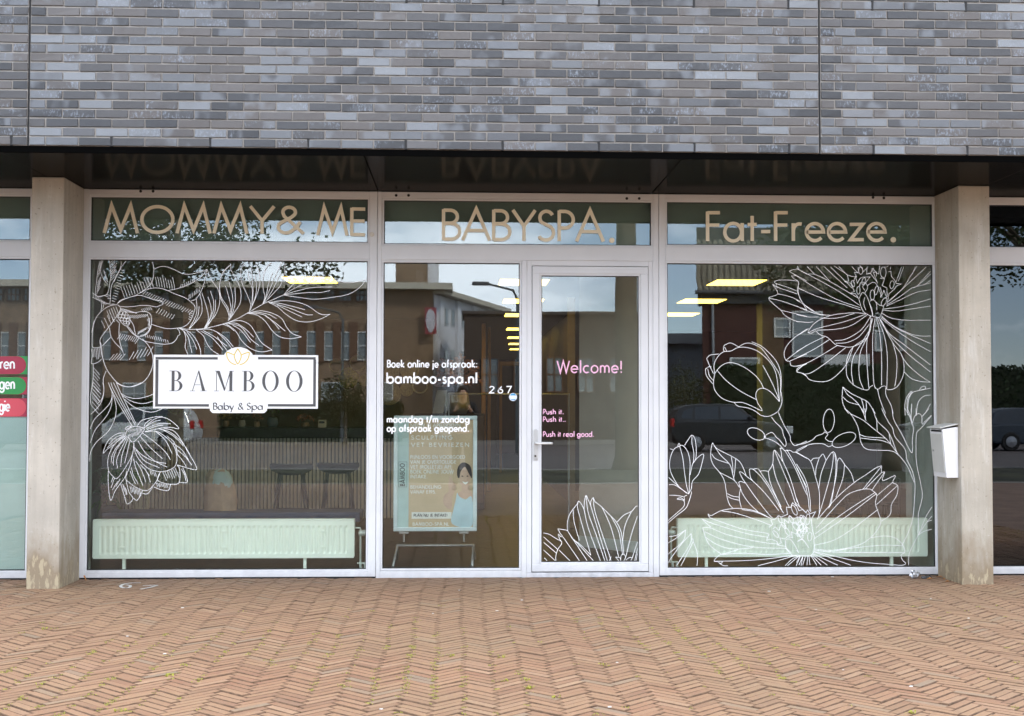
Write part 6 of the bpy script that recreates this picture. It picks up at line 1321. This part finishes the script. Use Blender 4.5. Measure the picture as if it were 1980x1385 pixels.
for s, t in ((-1, 'l'), (1, 'r')):
    J['hip'+t] = ((px_+s*.09, py_, .82), .085); J['kne'+t] = ((px_+s*.1, py_+.03, .45), .055); J['ank'+t] = ((px_+s*.11, py_, .08), .038); J['toe'+t] = ((px_+s*.13, py_+.15, .03), .03)
    J['sho'+t] = ((px_+s*.165, py_, 1.335), .05); J['elb'+t] = ((px_+s*.225, py_+.07, 1.09), .038); J['wri'+t] = ((px_+s*.12, py_+.25, 1.25), .026); J['pal'+t] = ((px_+s*.095, py_+.285, 1.285), .024)
    Ed += [('pel', 'hip'+t), ('hip'+t, 'kne'+t), ('kne'+t, 'ank'+t), ('ank'+t, 'toe'+t), ('che', 'sho'+t), ('sho'+t, 'elb'+t), ('elb'+t, 'wri'+t), ('wri'+t, 'pal'+t)]
    for k, (dz, ln) in enumerate(((.036, .85), (.016, 1.), (-.004, .95), (-.022, .75))):
        J['f%d%s' % (k, t)] = ((px_+s*.088, py_+.305, 1.29+dz), .0085); J['g%d%s' % (k, t)] = ((px_+s*(.088-.035*ln), py_+.312, 1.295+dz), .0075)
        Ed += [('pal'+t, 'f%d%s' % (k, t)), ('f%d%s' % (k, t), 'g%d%s' % (k, t))]
    J['th'+t] = ((px_+s*.1, py_+.275, 1.325), .01); J['ti'+t] = ((px_+s*.07, py_+.285, 1.345), .0085); Ed += [('pal'+t, 'th'+t), ('th'+t, 'ti'+t)]
m_skn = M('skin', (.5, .3, .21), .6, var=.05); m_jkt = M('dark_jacket', (.015, .016, .02), .8, var=.2); m_trs = M('dark_trousers', (.02, .022, .03), .85); m_hair2 = M('brown_hair', (.04, .025, .015), .6)
person = skin_mesh('person', J, Ed, m_skn, None, 'pel')
tag(person, 'person in dark jacket holding up a phone, mirrored in the side window', 'person')
fat = lambda k, f: (J[k][0], tuple(q*f for q in J[k][1]) if isinstance(J[k][1], tuple) else J[k][1]*f)
jk = {k: fat(k, 1.22) for k in ('pel', 'spi', 'che', 'shol', 'shor', 'elbl', 'elbr', 'wril', 'wrir')}; jk['col'] = ((px_, py_+.005, 1.375), .075)
skin_mesh('jacket', jk, [('pel', 'spi'), ('spi', 'che'), ('che', 'col'), ('che', 'shol'), ('che', 'shor'), ('shol', 'elbl'), ('shor', 'elbr'), ('elbl', 'wril'), ('elbr', 'wrir')], m_jkt, person, 'pel')
tr_ = {k: fat(k, 1.2) for k in ('pel', 'hipl', 'hipr', 'knel', 'kner', 'ankl', 'ankr')}
skin_mesh('trousers', tr_, [('pel', 'hipl'), ('pel', 'hipr'), ('hipl', 'knel'), ('hipr', 'kner'), ('knel', 'ankl'), ('kner', 'ankr')], m_trs, person, 'pel')
for s in (-1, 1):
    MB().lathe_ell((px_+s*.125, py_+.06, .045), .05, .14, .045, 12, 8).build('shoe', m_black2, person, smooth=True)
    MB().lathe_ell((px_+s*.028, py_+.113, 1.505), .012, .006, .007, 8, 6).build('eye', m_black2, person, smooth=True)
    MB().lathe_ell((px_+s*.076, py_+.02, 1.495), .012, .02, .03, 8, 6).build('ear', m_skn, person, smooth=True)
MB().lathe_ell((px_, py_+.122, 1.48), .012, .016, .024, 8, 6).build('nose', m_skn, person, smooth=True); MB().lathe_ell((px_, py_+.112, 1.447), .024, .006, .006, 8, 6).build('mouth', M('lips', (.35, .12, .1), .6), person, smooth=True)
hb = MB().lathe_ell((px_, py_-.01, 1.545), .09, .1, .1, 18, 12); hb.v = [(x, min(y, py_+.06+max(0, z-1.57)*.6), z) for x, y, z in hb.v]; hb.build('hair', m_hair2, person, smooth=True)
MB().lathe_ell((px_, py_-.06, 1.43), .075, .05, .1, 14, 8).build('hair_back', m_hair2, person, smooth=True)
ph = empty('phone', 'dark phone held up in both hands, mirrored in the side window', 'phone')
MB().box(CAM.x-.078, CAM.x+.078, -9.992, -9.984, CAM.z-.036, CAM.z+.036).build('body', m_black2, ph, bevel=.003)
MB().box(CAM.x+.05, CAM.x+.07, -9.9838, -9.9825, CAM.z, CAM.z+.03).build('camera_bump', m_steel, ph)
